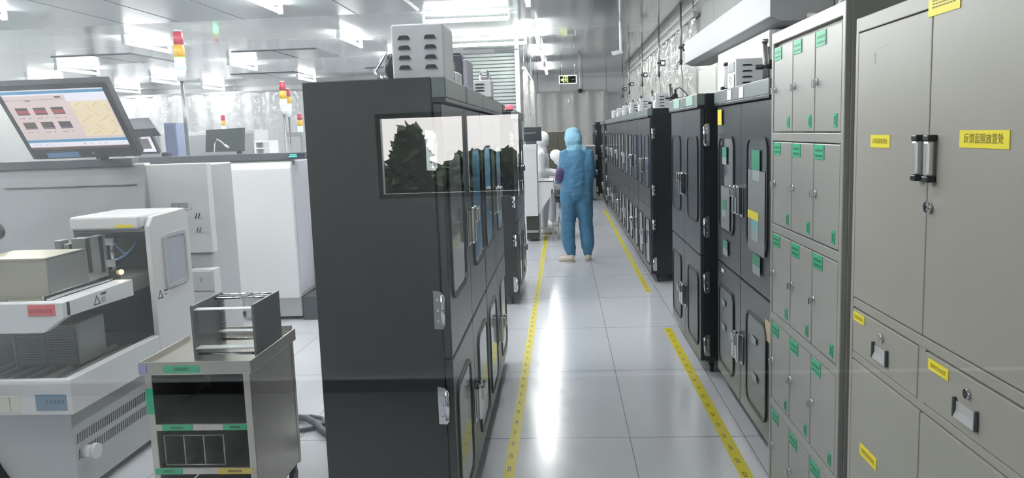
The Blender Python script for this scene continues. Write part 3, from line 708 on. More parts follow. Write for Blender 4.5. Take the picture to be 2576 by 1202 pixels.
mb = MB().box(cx0-.014, cx0+.02, cy0-.0165, cy0-.0135, .70, .735); build('tape_tag', mb, mat('lilac_tape', (150, 150, 200), .5), t)
# wire basket on the middle shelf
t = thing('wire_basket', 'thin wire divider basket on the middle shelf of the steel trolley', 'basket', (-1.56, 3.2, .281))
for k, x in enumerate((-1.70, -1.615, -1.53, -1.445)):
    build('divider', MB().box(x-.003, x+.003, 3.095, 3.30, .29, .42, .001), STEELD, t)
build('rim', MB().tube([(-1.70, 3.092, .42), (-1.445, 3.092, .42)], .004).tube([(-1.70, 3.092, .29), (-1.445, 3.092, .29)], .004).tube([(-1.70, 3.30, .42), (-1.445, 3.30, .42)], .004), STEELD, t)
# plate magazine on the trolley
t = thing('magazine_rack', 'dark two plate magazine rack with chrome rods standing on the steel trolley', 'magazine rack', (-1.43, 3.33, .722))
ma, mb_, my0, my1, mz0, mz1 = -1.572, -1.298, 3.16, 3.46, .724, .955
PLATE = mat('dark_grey_plate', (96, 98, 102), .38, .2)
for x in (ma, mb_-.012):
    p = MB().box(x, x+.012, my0, my1, mz0, mz1, .002)
    build('side_plate', p, PLATE, t)
cm = MB()
for k in range(30):
    z = mz0+.03+k*.0065
    cm.box(ma+.012, ma+.020, my1-.05, my1-.005, z, z+.003)
    cm.box(mb_-.020, mb_-.012, my1-.05, my1-.005, z, z+.003)
build('slot_comb', cm, STEELD, t)
r = MB()
for y in (my0+.02, my1-.04):
    r.cyl((ma+.01, y, mz0+.02), (mb_-.01, y, mz0+.02), .006)
r.cyl((ma+.01, my1-.015, mz1-.012), (mb_-.01, my1-.015, mz1-.012), .008).cyl((ma+.01, my1-.09, mz1-.012), (mb_-.01, my1-.09, mz1-.012), .006)
r.box(ma+.03, mb_-.02, my1-.06, my1-.045, mz1-.016, mz1-.008).box(ma+.14, ma+.16, my1-.1, my1-.01, mz1-.010, mz1-.004)
build('rod', r, CHROME, t)
build('top_strip', MB().box(ma+.012, mb_-.012, my0+.01, my0+.05, mz1-.022, mz1-.018), mat('glossy_white_strip', (226, 232, 230), .2), t)
build('bottom_strip', MB().box(ma+.012, mb_-.012, my0, my0+.05, mz0+.045, mz0+.05).box(ma+.012, mb_-.012, my1-.08, my1-.04, mz0+.06, mz0+.066), mat('glossy_white_strip', (226, 232, 230), .2), t)
# cable on the floor
t = single('power_cable', MB().tube([(-1.60, 4.36, .03), (-1.52, 4.33, .035), (-1.45, 4.27, .03), (-1.38, 4.17, .025), (-1.30, 4.08, .022), (-1.2, 4.02, .022), (-1.05, 4.0, .022)], .02).tube([(-1.60, 4.36, .02), (-1.52, 4.42, .014), (-1.44, 4.38, .014), (-1.40, 4.30, .014), (-1.46, 4.22, .014), (-1.56, 4.18, .014)], .012),
   mat('dark_grey_cable', (84, 92, 100), .5), 'thick grey cable lying on the floor between trolley and black cabinet', 'cable', (-1.4, 4.2, 0))

# ------------------------------------------------------------------ magazine loader at the left
LDX = -2.2
t = thing('magazine_loader', 'white two tier magazine loader with post, trays and vented grey base', 'loader', (-2.75, 3.8, 0))
LD = t
build('base', MB().box(-3.6, -2.26, 3.34, 4.45, .05, .452, .006), GREYP, t)
vm = MB()
for row in range(2):
    for k in range(34):
        y = 3.36+k*.0185; z = .30-row*.075
        vm.prism([(y, z-.022), (y+.006, z-.022), (y+.013, z+.024), (y+.007, z+.024)], 'x', -2.262, -2.2575)
build('vent_slots', vm, DARKG, t)
build('round_handle', MB().cyl((-2.26, 3.40, .23), (-2.20, 3.40, .23), .028).cyl((-2.21, 3.40, .23), (-2.19, 3.40, .23), .036), WHITEP, t)
# lower tray
tr = MB().box(-3.6, LDX, 3.27, 3.30, .45, .612, .005).box(LDX-.045, LDX, 3.29, 4.06, .45, .61, .005).box(-3.6, LDX-.02, 3.30, 4.06, .452, .50)
build('lower_tray', tr, WHITEP, t)
build('tray_bed', MB().box(-3.6, LDX-.05, 3.302, 4.3, .50, .575), DARKG, t)
for k in range(6):
    x = -2.30-.085*k
    build('rail', MB().box(x-.012, x+.012, 3.32, 3.95, .574, .592, .003), STEELD, t)
mb = MB().box(-2.37, -2.225, 3.2675, 3.275, .47, .545, .002).m(1)
for k in range(5): mb.box(-2.32+.018*k, -2.31+.018*k, 3.2665, 3.268, .505, .52)
build('blue_label', mb, [BLUEL, BLUEK], t)
mb = MB().box(-2.56, -2.44, 3.2675, 3.275, .465, .54, .002).m(1).box(-2.49, -2.487, 3.2665, 3.268, .468, .538)
build('cream_label', mb, [mat('cream_label', (218, 216, 200), .5), MIDG], t)
# upper tray
ut = MB().prism([(LDX, .957), (LDX, .888), (-2.30, .822), (-3.6, .822), (-3.6, .957)], 'y', 3.275, 3.33, .004)
ut.prism([(3.30, .955), (3.85, .955), (3.85, .872), (3.30, .888)], 'x', LDX-.09, LDX, .003)
build('upper_tray', ut, WHITEP, t)
build('upper_bed', MB().box(-3.6, LDX-.09, 3.33, 4.3, .86, .935), STEELD, t)
build('guide_rail', MB().box(LDX-.115, LDX-.10, 3.34, 3.85, .93, .965, .003).box(LDX-.15, LDX-.14, 3.36, 3.9, .93, .972, .003), CHROME, t)
build('stop_block', MB().box(LDX-.13, LDX-.09, 3.86, 3.90, .93, 1.0, .003), BLK, t)
build('indicator_light', MB().sph((LDX-.085, 3.90, .985), .013), mat('amber_indicator', (255, 224, 120), .3, emit=4), t)
mb = MB().box(-2.36, -2.235, 3.272, 3.277, .90, .95, .001).m(1)
for k in range(7): mb.box(-2.35+.015*k, -2.34+.015*k, 3.2712, 3.2725, .913, .932)
build('red_label', mb, [RED, REDK], t)
mb = MB(); xx = LDX+.0006
mb.ring([(3.50, .892), (3.56, .892), (3.53, .94)], [(3.512, .898), (3.548, .898), (3.53, .928)], 'x', LDX-.001, xx).box(LDX-.001, xx, 3.565, 3.61, .930, .942)
for q in range(3): mb.box(LDX-.001, xx, 3.565, 3.60, .915-.009*q, .918-.009*q)
build('warning_sticker', mb, DARKG, t)
# post, cover and back
pc = MB().prism([(4.06, .42), (4.50, .42), (4.50, 1.22), (4.46, 1.262), (4.11, 1.25), (4.06, 1.20)], 'x', LDX-.03, LDX, .005)
build('post', pc, WHITEP, t)
build('cover', MB().box(-2.62, LDX-.04, 4.03, 4.50, 1.19, 1.262, .012), WHITEP, t)
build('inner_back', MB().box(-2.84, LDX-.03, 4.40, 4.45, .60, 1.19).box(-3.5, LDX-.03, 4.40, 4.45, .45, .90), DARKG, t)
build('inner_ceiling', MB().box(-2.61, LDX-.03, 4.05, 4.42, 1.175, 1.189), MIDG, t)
build('yellow_label', MB().box(-2.37, -2.275, 4.0285, 4.032, 1.20, 1.216), YELLOW, t)
o = rrect(4.20, 4.42, .86, 1.12, .02); i = rrect(4.21, 4.41, .87, 1.11, .016)
build('side_window', MB().prism(o, 'x', LDX-.001, LDX+.006), mat('side_window_bluegrey', (178, 184, 194), .25), t)
build('side_window_rim', MB().ring(rrect(4.18, 4.44, .84, 1.14, .03), o, 'x', LDX-.001, LDX+.010), GREYP, t)
mb = MB().ring([(4.08, .80), (4.14, .80), (4.11, .85)], [(4.093, .806), (4.127, .806), (4.11, .838)], 'x', LDX-.001, xx).box(LDX-.001, xx, 4.15, 4.19, .83, .84).box(LDX-.001, xx, 4.15, 4.18, .812, .816)
build('warning_sticker', mb, DARKG, t)
# inner mechanics
for k, (x, wd, z1) in enumerate(((-2.83, .04, 1.12), (-2.777, .03, 1.10), (-2.731, .084, 1.13), (-2.624, .053, 1.14), (-2.551, .02, 1.15))):
    build('inner_profile', MB().box(x, x+wd, 4.20, 4.27, .93, z1, .004), STEELD, t)
cyl = MB()
for z in (.99, 1.11): cyl.box(-2.528, -2.475, 4.18, 4.23, z-.022, z+.022, .004)
cyl.cyl((-2.50, 4.205, .95), (-2.50, 4.205, 1.15), .014)
build('air_cylinder', cyl, CHROME, t)
build('air_hose', MB().tube([(-2.475, 4.18, 1.01), (-2.44, 4.15, 1.015), (-2.40, 4.15, 1.035), (-2.36, 4.15, 1.07), (-2.33, 4.16, 1.11)], .007).tube([(-2.475, 4.18, 1.11), (-2.44, 4.15, 1.085), (-2.41, 4.15, 1.05), (-2.385, 4.16, 1.045)], .006), BLUEH, t)
# magazines lying in the loader
def magazine(x0, x1, y0, y1, z0, z1, label, m_, ribs, nm='magazine'):
    t = thing(nm, label, 'magazine', ((x0+x1)/2, (y0+y1)/2, z0), 'magazines in the loader')
    build('side_wall', MB().box(x0, x0+.01, y0, y1, z0, z1, .002).box(x1-.01, x1, y0, y1, z0, z1, .002), STEELD, t)
    build('top_plate', MB().box(x0, x1, y0, y1, z1-.008, z1, .002).box(x0, x1, y0, y1, z0, z0+.008, .002), m_, t)
    f = MB().box(x0+.01, x1-.01, y0+.006, y0+.012, z0+.008, z1-.008)
    build('front_plate', f, m_, t)
    if ribs:
        f = MB()
        n = 16
        for k in range(n):
            z = z0+.014+(z1-z0-.028)*k/(n-1)
            f.box(x0+.02, (x0+x1)/2-.008, y0+.001, y0+.007, z-.002, z+.002).box((x0+x1)/2+.008, x1-.015, y0+.001, y0+.007, z-.002, z+.002)
        build('slot_ribs', f, MIDG, t)
    build('inner_wall', MB().box(x1-.02, x1-.011, y0+.02, y1-.01, z0+.01, z1-.01), DARKG, t)
BRASSY = mat('warm_steel_plate', (196, 190, 170), .35, .6, var=.12, scale=5)
magazine(-2.72, -2.345, 3.42, 3.72, .936, 1.135, 'warm grey steel magazine box on the upper tray of the loader', BRASSY, False)
magazine(-2.66, -2.33, 3.56, 3.78, .592, .80, 'dull ribbed magazine on the lower tray of the loader', mat('dull_magazine', (120, 121, 118), .5, .3), True)
t = single('round_knob', MB().cyl((-2.56, 3.375, .936), (-2.56, 3.375, .952), .034, .03), DARKG, 'dark round knob on the upper tray in front of the steel magazine', 'knob', (-2.56, 3.375, .936))

# ------------------------------------------------------------------ main machine with slanted hood
t = thing('bonding_machine', 'large white and grey machine with slanted hood behind the loader', 'machine', (-4.2, 5.4, 0))
MX = -2.36
build('cabinet', MB().box(-6.2, MX-.03, 5.20, 5.62, .05, 1.49, .008), GREYP, t)
build('front_panel', MB().box(-2.84, MX, 5.14, 5.22, .90, 1.50, .006), WHITEP, t)
HOOD = mat('hood_grey', (162, 162, 165), .4, var=.03)
hx = -2.77
h = MB().prism([(5.13, 1.50), (5.13, 1.44), (5.03, .98), (5.01, .90), (5.2, .86), (5.3, 1.5)], 'x', -6.2, hx, .008)
build('hood', h, HOOD, t)
build('hood_top', MB().box(-6.2, hx, 5.125, 5.2, 1.497, 1.512, .003), WHITEP, t)
build('seam', MB().prism([(5.098, 1.375), (5.12, 1.375), (5.12, 1.383), (5.10, 1.383)], 'x', -3.75, -2.83), MIDG, t)
build('top_rail', MB().box(-6.2, -2.845, 5.11, 5.2, 1.495, 1.55, .004), mat('dark_top_rail', (84, 87, 92), .45), t)
build('plate_recess', MB().box(-2.62, -2.50, 5.134, 5.141, 1.205, 1.24, .002), MIDG, t)
b = MB().ring([(-2.635, 1.195), (-2.485, 1.195), (-2.485, 1.26), (-2.635, 1.26)], [(-2.62, 1.205), (-2.50, 1.205), (-2.50, 1.24), (-2.62, 1.24)], 'y', 5.134, 5.142)
build('recess_rim', b, WHITEP, t)
for z in (1.135, 1.04):
    hk = MB()
    for q in range(2): hk.cyl((-2.46+.02*q, 5.14, z), (-2.43+.02*q, 5.10, z+.035), .004, seg=8)
    build('hook', hk, BLK, t)
build('lower_panel', MB().box(-3.4, MX-.02, 5.16, 5.21, .12, .895, .005), GREYP, t)
t = thing('drawer_box', 'small white two drawer box numbered on the machine behind the trolley', 'box', (-2.40, 5.08, .5))
build('case', MB().box(-2.50, MX+.03, 5.05, 5.158, .50, .80, .004), WHITEP, t)
for z0, z1 in ((.66, .79), (.515, .65)):
    d = build('drawer', MB().box(-2.495, MX+.025, 5.04, 5.052, z0, z1, .003), WHITEP, t)
    if z0 > .6:
        mb = MB().text('2', .035, (-2.41, 5.0395, .735), (1, 0, 0), (0, 0, 1), (0, -1, 0)); build('numeral', mb, DARKG, d)

# second machine farther along the same line
t = thing('handler_machine', 'tall white machine box with chamfered top beside the black cabinet', 'machine', (-2.7, 7.3, 0))
build('white_cover', MB().prism([(6.90, .22), (6.90, 1.39), (6.97, 1.475), (7.75, 1.475), (7.75, .22)], 'x', -2.97, -2.405, .008), WHITEP, t)
build('side_panel', MB().prism([(6.95, .25), (6.95, 1.38), (7.0, 1.45), (7.72, 1.45), (7.72, .25)], 'x', -2.407, -2.395, .004), mat('side_grey', (182, 182, 190), .4), t)
build('side_cover_low', MB().box(-2.395, -2.365, 7.35, 7.78, .23, .88, .006), mat('side_grey', (182, 182, 190), .4), t)
build('rear_panel', MB().box(-6.2, -2.975, 7.15, 7.85, .05, 1.475, .006), GREYP, t)
build('base', MB().box(-2.95, -2.42, 7.0, 7.7, .03, .22, .005), mat('pale_base', (190, 192, 190), .4), t)
build('dark_foot', MB().box(-2.40, -2.13, 6.97, 7.7, .0, .215, .005), DARKG, t)
build('pipe_loop', MB().tube([(-3.18, 7.13, 1.44), (-3.17, 7.12, 1.36), (-3.15, 7.12, 1.335), (-3.06, 7.12, 1.335), (-3.03, 7.12, 1.36), (-3.02, 7.13, 1.44)], .006), MIDG, t)
build('top_rail', MB().box(-6.2, -2.25, 6.93, 7.02, 1.462, 1.525, .004), mat('dark_top_rail', (84, 87, 92), .45), t)
build('status_display', MB().box(-2.42, -2.28, 6.926, 6.932, 1.472, 1.515), mat('navy_display', (44, 54, 76), .3), t)
build('green_digits', MB().box(-2.41, -2.35, 6.923, 6.927, 1.50, 1.507).box(-2.42, -2.345, 6.923, 6.927, 1.485, 1.492), mat('green_digits', (80, 230, 180), .4, emit=1.5), t)

# ------------------------------------------------------------------ operator monitor
PA = dict(tl=(-25, 219), tr=(275, 205), bl=(45, 408), br=(345, 391))
M3 = S.camera.matrix_world.to_3x3()
def ray(x, y): return M3 @ Vector(((x-1288)/F_PX, -(y-601)/F_PX, -1))
def at_y(x, y, Y):
    d = ray(x, y); return Vector((0, 0, EYE)) + d*(Y/d.y)
YT, YB = 3.90, 4.17
tr = at_y(*PA['tr'], YT); br = at_y(*PA['br'], YB)
wdt = .60
up = (tr-br); Hm = up.length; up.normalize(); rt = Vector((1, 0, 0)); up.x = 0; up.normalize()
nrm = rt.cross(up)                      # away from the screen's back is -nrm
nrm = -nrm if nrm.y > 0 else nrm        # faces the viewer
org = Vector(((tr.x+br.x)/2-wdt, br.y, br.z))   # lower left corner of the bezel
def scr(u, v, w=0): return org + rt*u + up*v + nrm*w
def slab(mb, u0, u1, v0, v1, w0, w1):
    b = bmesh.new(); P = [[b.verts.new(scr(u, v, w)) for (u, v) in ((u0, v0), (u1, v0), (u1, v1), (u0, v1))] for w in (w0, w1)]
    b.faces.new(P[0]); b.faces.new(P[1])
    for k in range(4): b.faces.new([P[0][k], P[0][(k+1) % 4], P[1][(k+1) % 4], P[1][k]])
    return mb._merge(b)
t = thing('computer_monitor', 'large tilted monitor showing a pink and blue control screen at far left', 'monitor', tuple(org))
build('shell', slab(MB(), 0, wdt, 0, Hm, -.045, -.004), mat('monitor_black', (52, 52, 60), .4), t)
bz = MB()
slab(bz, 0, wdt, 0, .055, -.006, .004); slab(bz, 0, wdt, Hm-.03, Hm, -.006, .004); slab(bz, 0, .022, .05, Hm-.02, -.006, .004); slab(bz, wdt-.03, wdt, .05, Hm-.02, -.006, .004)
build('bezel', bz, mat('monitor_black', (52, 52, 60), .4), t)
def em(nm, c, e=1.0): return mat('screen_'+nm, c, .3, emit=e*.40, spec=.2)
SM = [em('pink', (226, 206, 204), .62), em('blue', (92, 150, 190), .62), em('white', (236, 232, 244), .7), em('red', (176, 84, 96), .5), em('dark', (98, 84, 86), .4), em('cream', (236, 218, 188), .66), em('tan', (206, 186, 140), .95), em('mauve', (150, 130, 160), .5)]
a0, a1, b0, b1 = .022, wdt-.03, .055, Hm-.03
AW, BH = a1-a0, b1-b0
sm = MB(); slab(sm, a0, a1, b0, b1, -.004, .0005)
def R(i, u0, u1, v0, v1, k=1): sm.m(i); slab(sm, a0+AW*u0, a0+AW*u1, b0+BH*v0, b0+BH*v1, .0004, .0006+.0004*k)
R(1, 0, 1, .93, .975); R(2, 0, 1, .975, 1); R(2, .0, 1, .905, .93); R(1, 0, 1, .135, .18); R(2, 0, 1, .06, .135); R(2, .60, 1, .80, .905)
R(7, 0, .58, .835, .84); R(4, .50, .56, .86, .885); R(7, .20, .25, .815, .835)
for c in range(3):
    for r in range(2):
        u = .06+.175*c; v = .60-.235*r
        R(4, u, u+.12, v, v+.115)
        if r == 0: R(3, u, u+.12, v+.02, v+.075, 2)
        else: R(7, u, u+.12, v+.01, v+.02, 2)
        for q in range(4): R((7, 3, 6, 1)[q], u+.03*q, u+.03*q+.014, v-.06, v-.045)
R(5, .62, .98, .22, .79)
sm.m(6)
for cc in range(2):
    for rr in range(2):
        u0, v0 = .71+.18*cc, .64-.26*rr
        for k in range(16):
            if k % 4 == 3: continue
            a = 2*PI*k/16; uu, vv = u0+.075*math.cos(a), v0+.115*math.sin(a)
            slab(sm, a0+AW*(uu-.011), a0+AW*(uu+.011), b0+BH*(vv-.012), b0+BH*(vv+.012), .0009, .0013)
        for p in (-.035, .0, .035):
            for q in (-.05, .0, .05): slab(sm, a0+AW*(u0+p-.0035), a0+AW*(u0+p+.0035), b0+BH*(v0+q-.006), b0+BH*(v0+q+.006), .0009, .0013)
for k, u in enumerate((.05, .10, .17, .22, .27, .31, .55, .62, .70, .76, .82, .88, .93)): R((7, 1, 4, 7, 6, 1, 7, 3, 7, 4, 6, 7, 7)[k], u, u+.018, .085, .11)
R(4, 0, 1, -.0, .05)
build('screen', sm, SM, t)
build('blue_sticker', slab(MB(), .09, .27, .008, .04, .003, .006), mat('blue_sticker', (130, 158, 208), .4), t)
build('power_button', MB().cyl(scr(.35, .03, .003), scr(.35, .03, .007), .006), MIDG, t)
c = scr(wdt/2, Hm*.45, -.045)
build('arm', MB().tube([c, c-nrm*.10-Vector((0, 0, .05)), c+Vector((0, .35, -.12)), Vector((c.x-.5, 5.15, 1.56))], .022), DARKG, t)
build('arm_foot', MB().cyl((c.x-.5, 5.155, 1.551), (c.x-.5, 5.155, 1.575), .04), DARKG, t)
t = thing('handheld_device', 'dark rounded device partly in view at the left picture edge', 'device', (-2.62, 3.7, 1.1))
build('grip', MB().sph(tuple(at_y(-8, 582, 3.8)), .04, (1, .8, 1.1)), BLK, t)
build('lead', MB().tube([at_y(-14, 596, 3.8), at_y(-12, 625, 3.82), at_y(0, 645, 3.85), at_y(6, 660, 3.9)], .008), BLK, t)

# ------------------------------------------------------------------ things standing on the far machine top
def small_panel(pts, Y, th):  # unused corners guard
    return pts
t = thing('display_unit', 'small tilted display with dark hood standing right of the large monitor', 'display', (-3.85, 7.25, 1.525))
tl, tr_, br_, bl_ = at_y(318, 328, 7.10), at_y(372, 322, 7.10), at_y(402, 386, 7.25), at_y(345, 388, 7.25)
def plate(q, th, grow=0):
    mb = MB(); b = bmesh.new(); c = sum(q, Vector())/4
    Q = [c+(p-c)*(1+grow) for p in q]
    n = (Q[1]-Q[0]).cross(Q[3]-Q[0]).normalized(); n = -n if n.y < 0 else n
    A = [b.verts.new(p) for p in Q]; B = [b.verts.new(p+n*th) for p in Q]
    b.faces.new(A); b.faces.new(B)
    for k in range(4): b.faces.new([A[k], A[(k+1) % 4], B[(k+1) % 4], B[k]])
    return mb._merge(b)
q = [tl, tr_, br_, bl_]
build('shell', plate(q, .04), DARKG, t)
fwd = Vector((0, -.004, 0)); c4 = sum(q, Vector())/4
q2 = [c4+(p-c4)*.84+fwd for p in q]; build('screen', plate(q2, .004), em('white', (236, 232, 244), .7), t)
q3 = [c4+(p-c4)*.58+fwd*1.5 for p in q]; build('screen_picture', plate(q3, .003), em('greyphoto', (128, 122, 122), .5), t)
q4 = [at_y(352, 337, 7.1), at_y(372, 335, 7.1), at_y(378, 348, 7.12), at_y(357, 350, 7.12)]; build('screen_window', plate([p+fwd*3 for p in q4], .003), em('white', (236, 232, 244), .7), t)
hd = [at_y(316, 299, 7.05), at_y(374, 296, 7.05), at_y(390, 322, 6.98), at_y(328, 326, 6.98)]
build('hood', plate(hd, .12), mat('hood_slate', (88, 88, 96), .5), t)
build('stand', MB().box(-3.74, -3.68, 7.24, 7.32, 1.476, 1.56, .004), DARKG, t)
t = thing('computer_monitor', 'dark blank monitor seen from behind on the far machine top', 'monitor', (-3.0, 7.4, 1.476))
q = [at_y(518, 327, 7.4), at_y(613, 321, 7.4), at_y(613, 380, 7.4), at_y(517, 383, 7.4)]
build('shell', plate(q, .03), mat('monitor_grey_back', (72, 78, 78), .5), t)
build('foot', MB().box(-3.16, -2.98, 7.39, 7.52, 1.476, 1.486, .003).box(-3.09, -3.05, 7.41, 7.45, 1.48, 1.60, .003), DARKG, t)
t = thing('gooseneck_light', 'white bent gooseneck light in front of the dark blank monitor', 'gooseneck light', (-3.1, 7.2, 1.476))
build('neck', MB().tube([at_y(539, 384, 7.2), at_y(540, 362, 7.2), at_y(546, 350, 7.2), at_y(556, 356, 7.2), at_y(566, 365, 7.2)], .006), CTRL, t)
build('head', MB().cyl(at_y(566, 365, 7.2), at_y(575, 371, 7.2), .011), WHITEP, t)
t = thing('paper_tray', 'pale stacked tray unit right of the dark blank monitor', 'tray', (-2.8, 7.5, 1.476))
mb = MB()
for z in (1.50, 1.56, 1.62): mb.box(-2.90, -2.76, 7.4, 7.6, z, z+.012, .002)
build('trays', mb, WHITEP, t); build('posts', MB().box(-2.91, -2.895, 7.4, 7.6, 1.476, 1.64).box(-2.765, -2.75, 7.4, 7.6, 1.476, 1.64), CTRL, t)

def stack_light(px, py_top, py_foot, Y, r, label, lit=True, tier_h=None, foot=None):
    top = at_y(px, py_top, Y); x = top.x; z1 = top.z; z0 = at_y(px, py_foot, Y).z if foot is None else foot
    t = thing('stack_light', label, 'signal tower', (x, Y, z0), 'signal towers')
    H = r*2.6; z = z1
    build('cap', MB().cyl((x, Y, z-.12*H), (x, Y, z), r*.9, r*.7), CTRL, t); z -= .12*H
    for nm, c, e in (('red', (186, 66, 86), .08), ('amber', (216, 170, 70), .12), ('green', (130, 250, 190), 1.6 if lit else .3)):
        build('%s_lens' % nm, MB().cyl((x, Y, z-H), (x, Y, z-.05*H), r*(1.0 if nm == 'red' else 1.1)), mat('lens_'+nm, c, .3, emit=e), t); z -= H
    build('base', MB().cyl((x, Y, z-H*.9), (x, Y, z), r*.8, r*1.0), CTRL, t); z -= H*.9
    build('pole', MB().cyl((x, Y, z0), (x, Y, z), r*.36, seg=12), STEELD, t)
    return t
stack_light(446, 76, 388, 7.45, .045, 'tall signal tower with red, amber and lit green lamp above the left machines', foot=1.476)
stack_light(709, 204, 390, 9.5, .038, 'signal tower left of a close pair beside the black cabinet top', foot=0)
stack_light(722, 222, 390, 10.4, .036, 'signal tower right of a close pair beside the black cabinet top', foot=0)
stack_light(753, 284, 390, 13.4, .04, 'small far signal tower close beside the edge of the black cabinet', foot=at_y(737, 332, 13.0).z-.02)
stack_light(560, 288, 390, 19.4, .05, 'tiny far signal tower above the dark blank monitor', foot=at_y(545, 330, 19.0).z)

# background equipment
def simple_box(nm, label, cat, px0, px1, py0, Y, depth, m_, extras=None, group=None):
    a, b = at_y(px0, py0, Y), at_y(px1, py0, Y)
    x0, x1, z1 = a.x, b.x, (a.z+b.z)/2
    t = thing(nm, label, cat, ((x0+x1)/2, Y+depth/2, 0), group)
    build('body', MB().box(x0, x1, Y, Y+depth, .05, z1, .008), m_, t)
    build('plinth', MB().box(x0+.02, x1-.02, Y+.02, Y+depth-.02, 0, .052), DARKG, t)
    if extras: extras(t, x0, x1, Y, z1)
    return t
def door_lines(t, x0, x1, Y, z1):
    build('door', MB().box(x0+.02, x1-.02, Y-.012, Y+.002, .1, z1-.05, .004), mat('blue_door', (128, 136, 166), .5), t)
    build('handle', MB().box(x1-.06, x1-.045, Y-.03, Y-.01, z1*.5, z1*.5+.12, .003), CHROME, t)
simple_box('tall_cabinet', 'tall slim blue grey cabinet far behind the left machines', 'cabinet', 411, 442, 309, 15.0, .5, mat('blue_cabinet', (140, 148, 178), .5), door_lines)
def far_ext(t, x0, x1, Y, z1):
    build('front_panel', MB().box(x0+.04, x1-.04, Y-.012, Y+.002, .8, z1-.08, .004), GREYP, t)
    build('port', MB().cyl((x0+.10, Y-.02, z1-.16), (x0+.10, Y, z1-.16), .03), MIDG, t)
simple_box('far_machine', 'grey far machine standing right beside the left black cabinet edge', 'machine', 714, 760, 332, 13.0, .8, MIDG, far_ext)
simple_box('far_machine', 'pale far machine behind the dark blank monitor', 'machine', 450, 640, 330, 19.0, .9, mat('very_pale_machine', (220, 220, 222), .4), far_ext)
simple_box('far_machine', 'pale far machine left of the slim blue cabinet', 'machine', 330, 405, 335, 18.0, .9, mat('very_pale_machine', (220, 220, 222), .4), far_ext)

# ------------------------------------------------------------------ strip curtains and louvred partition
def curtain_mat(nm, col, alpha, emit=0):
    m = bpy.data.materials.new(nm); m.use_nodes = True; nt = m.node_tree; N = nt.nodes.new
    p = nt.nodes['Principled BSDF']; p.inputs['Base Color'].default_value = rgb(*col); p.inputs['Roughness'].default_value = .07
    p.inputs['Specular IOR Level'].default_value = .9
    tc = N('ShaderNodeTexCoord'); nz = N('ShaderNodeTexNoise'); nz.inputs['Scale'].default_value = 5; nt.links.new(tc.outputs['Object'], nz.inputs['Vector'])
    b = N('ShaderNodeBump'); b.inputs['Strength'].default_value = .9; b.inputs['Distance'].default_value = .06
    nt.links.new(nz.outputs[0], b.inputs['Height']); nt.links.new(b.outputs[0], p.inputs['Normal'])
    p.inputs['Alpha'].default_value = alpha
    return m
PVC = curtain_mat('clear_pvc_strip', (222, 220, 216), .45)
PVCW = curtain_mat('milky_pvc_strip', (226, 226, 228), .72)
def curtain(label, p0, p1, z0, z1, m_, amp=.05, strip=.22, seed=1):
    rnd = random.Random(seed)
    p0, p1 = Vector(p0), Vector(p1); L = (p1-p0).length; d = (p1-p0)/L; n = Vector((-d.y, d.x))
    ns = int(L/strip); nu = ns*5; nv = 10
    off = [rnd.uniform(-1, 1) for _ in range(ns+2)]; tw = [rnd.uniform(-1, 1) for _ in range(ns+2)]
    mb = MB(); G = []
    for i in range(nu+1):
        u = i/nu*ns; s_ = int(min(u, ns-1)); fr_ = u-s_
        row = []
        for j in range(nv+1):
            v = j/nv
            w = amp*(.6*math.sin(PI*fr_)*(1 if s_ % 2 else -1) + .5*off[s_]*(1-v) + .5*tw[s_]*(fr_-.5)*(1.3-v) + .25*noise.noise((u*1.3, v*4, seed)))
            p = p0 + d*(L*i/nu) + n*w
            row.append(mb.bm.verts.new((p.x, p.y, z0+(z1-z0)*v)))
        G.append(row)
    for i in range(nu):
        for j in range(nv):
            f = mb.bm.faces.new([G[i][j], G[i+1][j], G[i+1][j+1], G[i][j+1]]); f.smooth = True
    c = (p0+p1)/2
    t = thing('strip_curtain', label, 'curtain', (c.x, c.y, z0), 'plastic strip curtains')
    build('strips', mb, m_, t)
    r = MB(); w = n*.03; zz = z1
    b = [(p0.x-w.x, p0.y-w.y), (p1.x-w.x, p1.y-w.y), (p1.x+w.x, p1.y+w.y), (p0.x+w.x, p0.y+w.y)]
    r.prism(b, 'z', zz-.01, zz+.05); build('rail', r, MIDG, t)
    for q in (.02, .35, .65, .98):
        e = p0+(p1-p0)*q; build('hanger', MB().cyl((e.x, e.y, zz+.04), (e.x, e.y, ZC), .008, seg=8), STEELD, t)
    return t
curtain('milky strip curtain across the far end of the left room', (-12.8, 21.6), (-1.75, 21.6), .05, 2.98, PVCW, .11, .26, 3)
curtain('clear strip curtain along the left side of the aisle beyond the white machine', (-.72, 15.6), (-.72, 21.4), .05, 2.85, PVC, .06, .25, 5)
curtain('clear strip curtain closing the far end of the aisle', (-.68, 21.95), (1.25, 21.95), .05, 2.68, PVC, .10, .2, 8)
curtain('clear pleated sheet added on the right wall for light streaks on its panels', (1.695, 10.3), (1.695, 21.6), 1.85, 3.0, PVC, .035, .3, 11)  # sheet added to give the wall panels their vertical light streaks
# ribbed partition
mb = MB(); n = 46; z0, z1 = .02, 3.16
pr = []
for k in range(n):
    za = z0+(z1-z0)*k/n; zb = z0+(z1-z0)*(k+.72)/n; zc = z0+(z1-z0)*(k+.86)/n
    pr += [(15.40, za), (15.40, zb), (15.435, zc)]
pr += [(15.40, z1), (15.47, z1), (15.47, z0)]
mb.prism(pr, 'x', -1.85, -.87)
t = thing('ribbed_partition', 'pale horizontally ribbed partition left of the aisle behind the black cabinets', 'partition', (-1.35, 15.4, 0))
build('ribs', mb, mat('ribbed_grey', (150, 158, 156), .4), t)
build('post', MB().box(-.87, -.79, 15.36, 15.50, 0, 3.19, .004), mat('post_white', (214, 216, 214), .35), t)

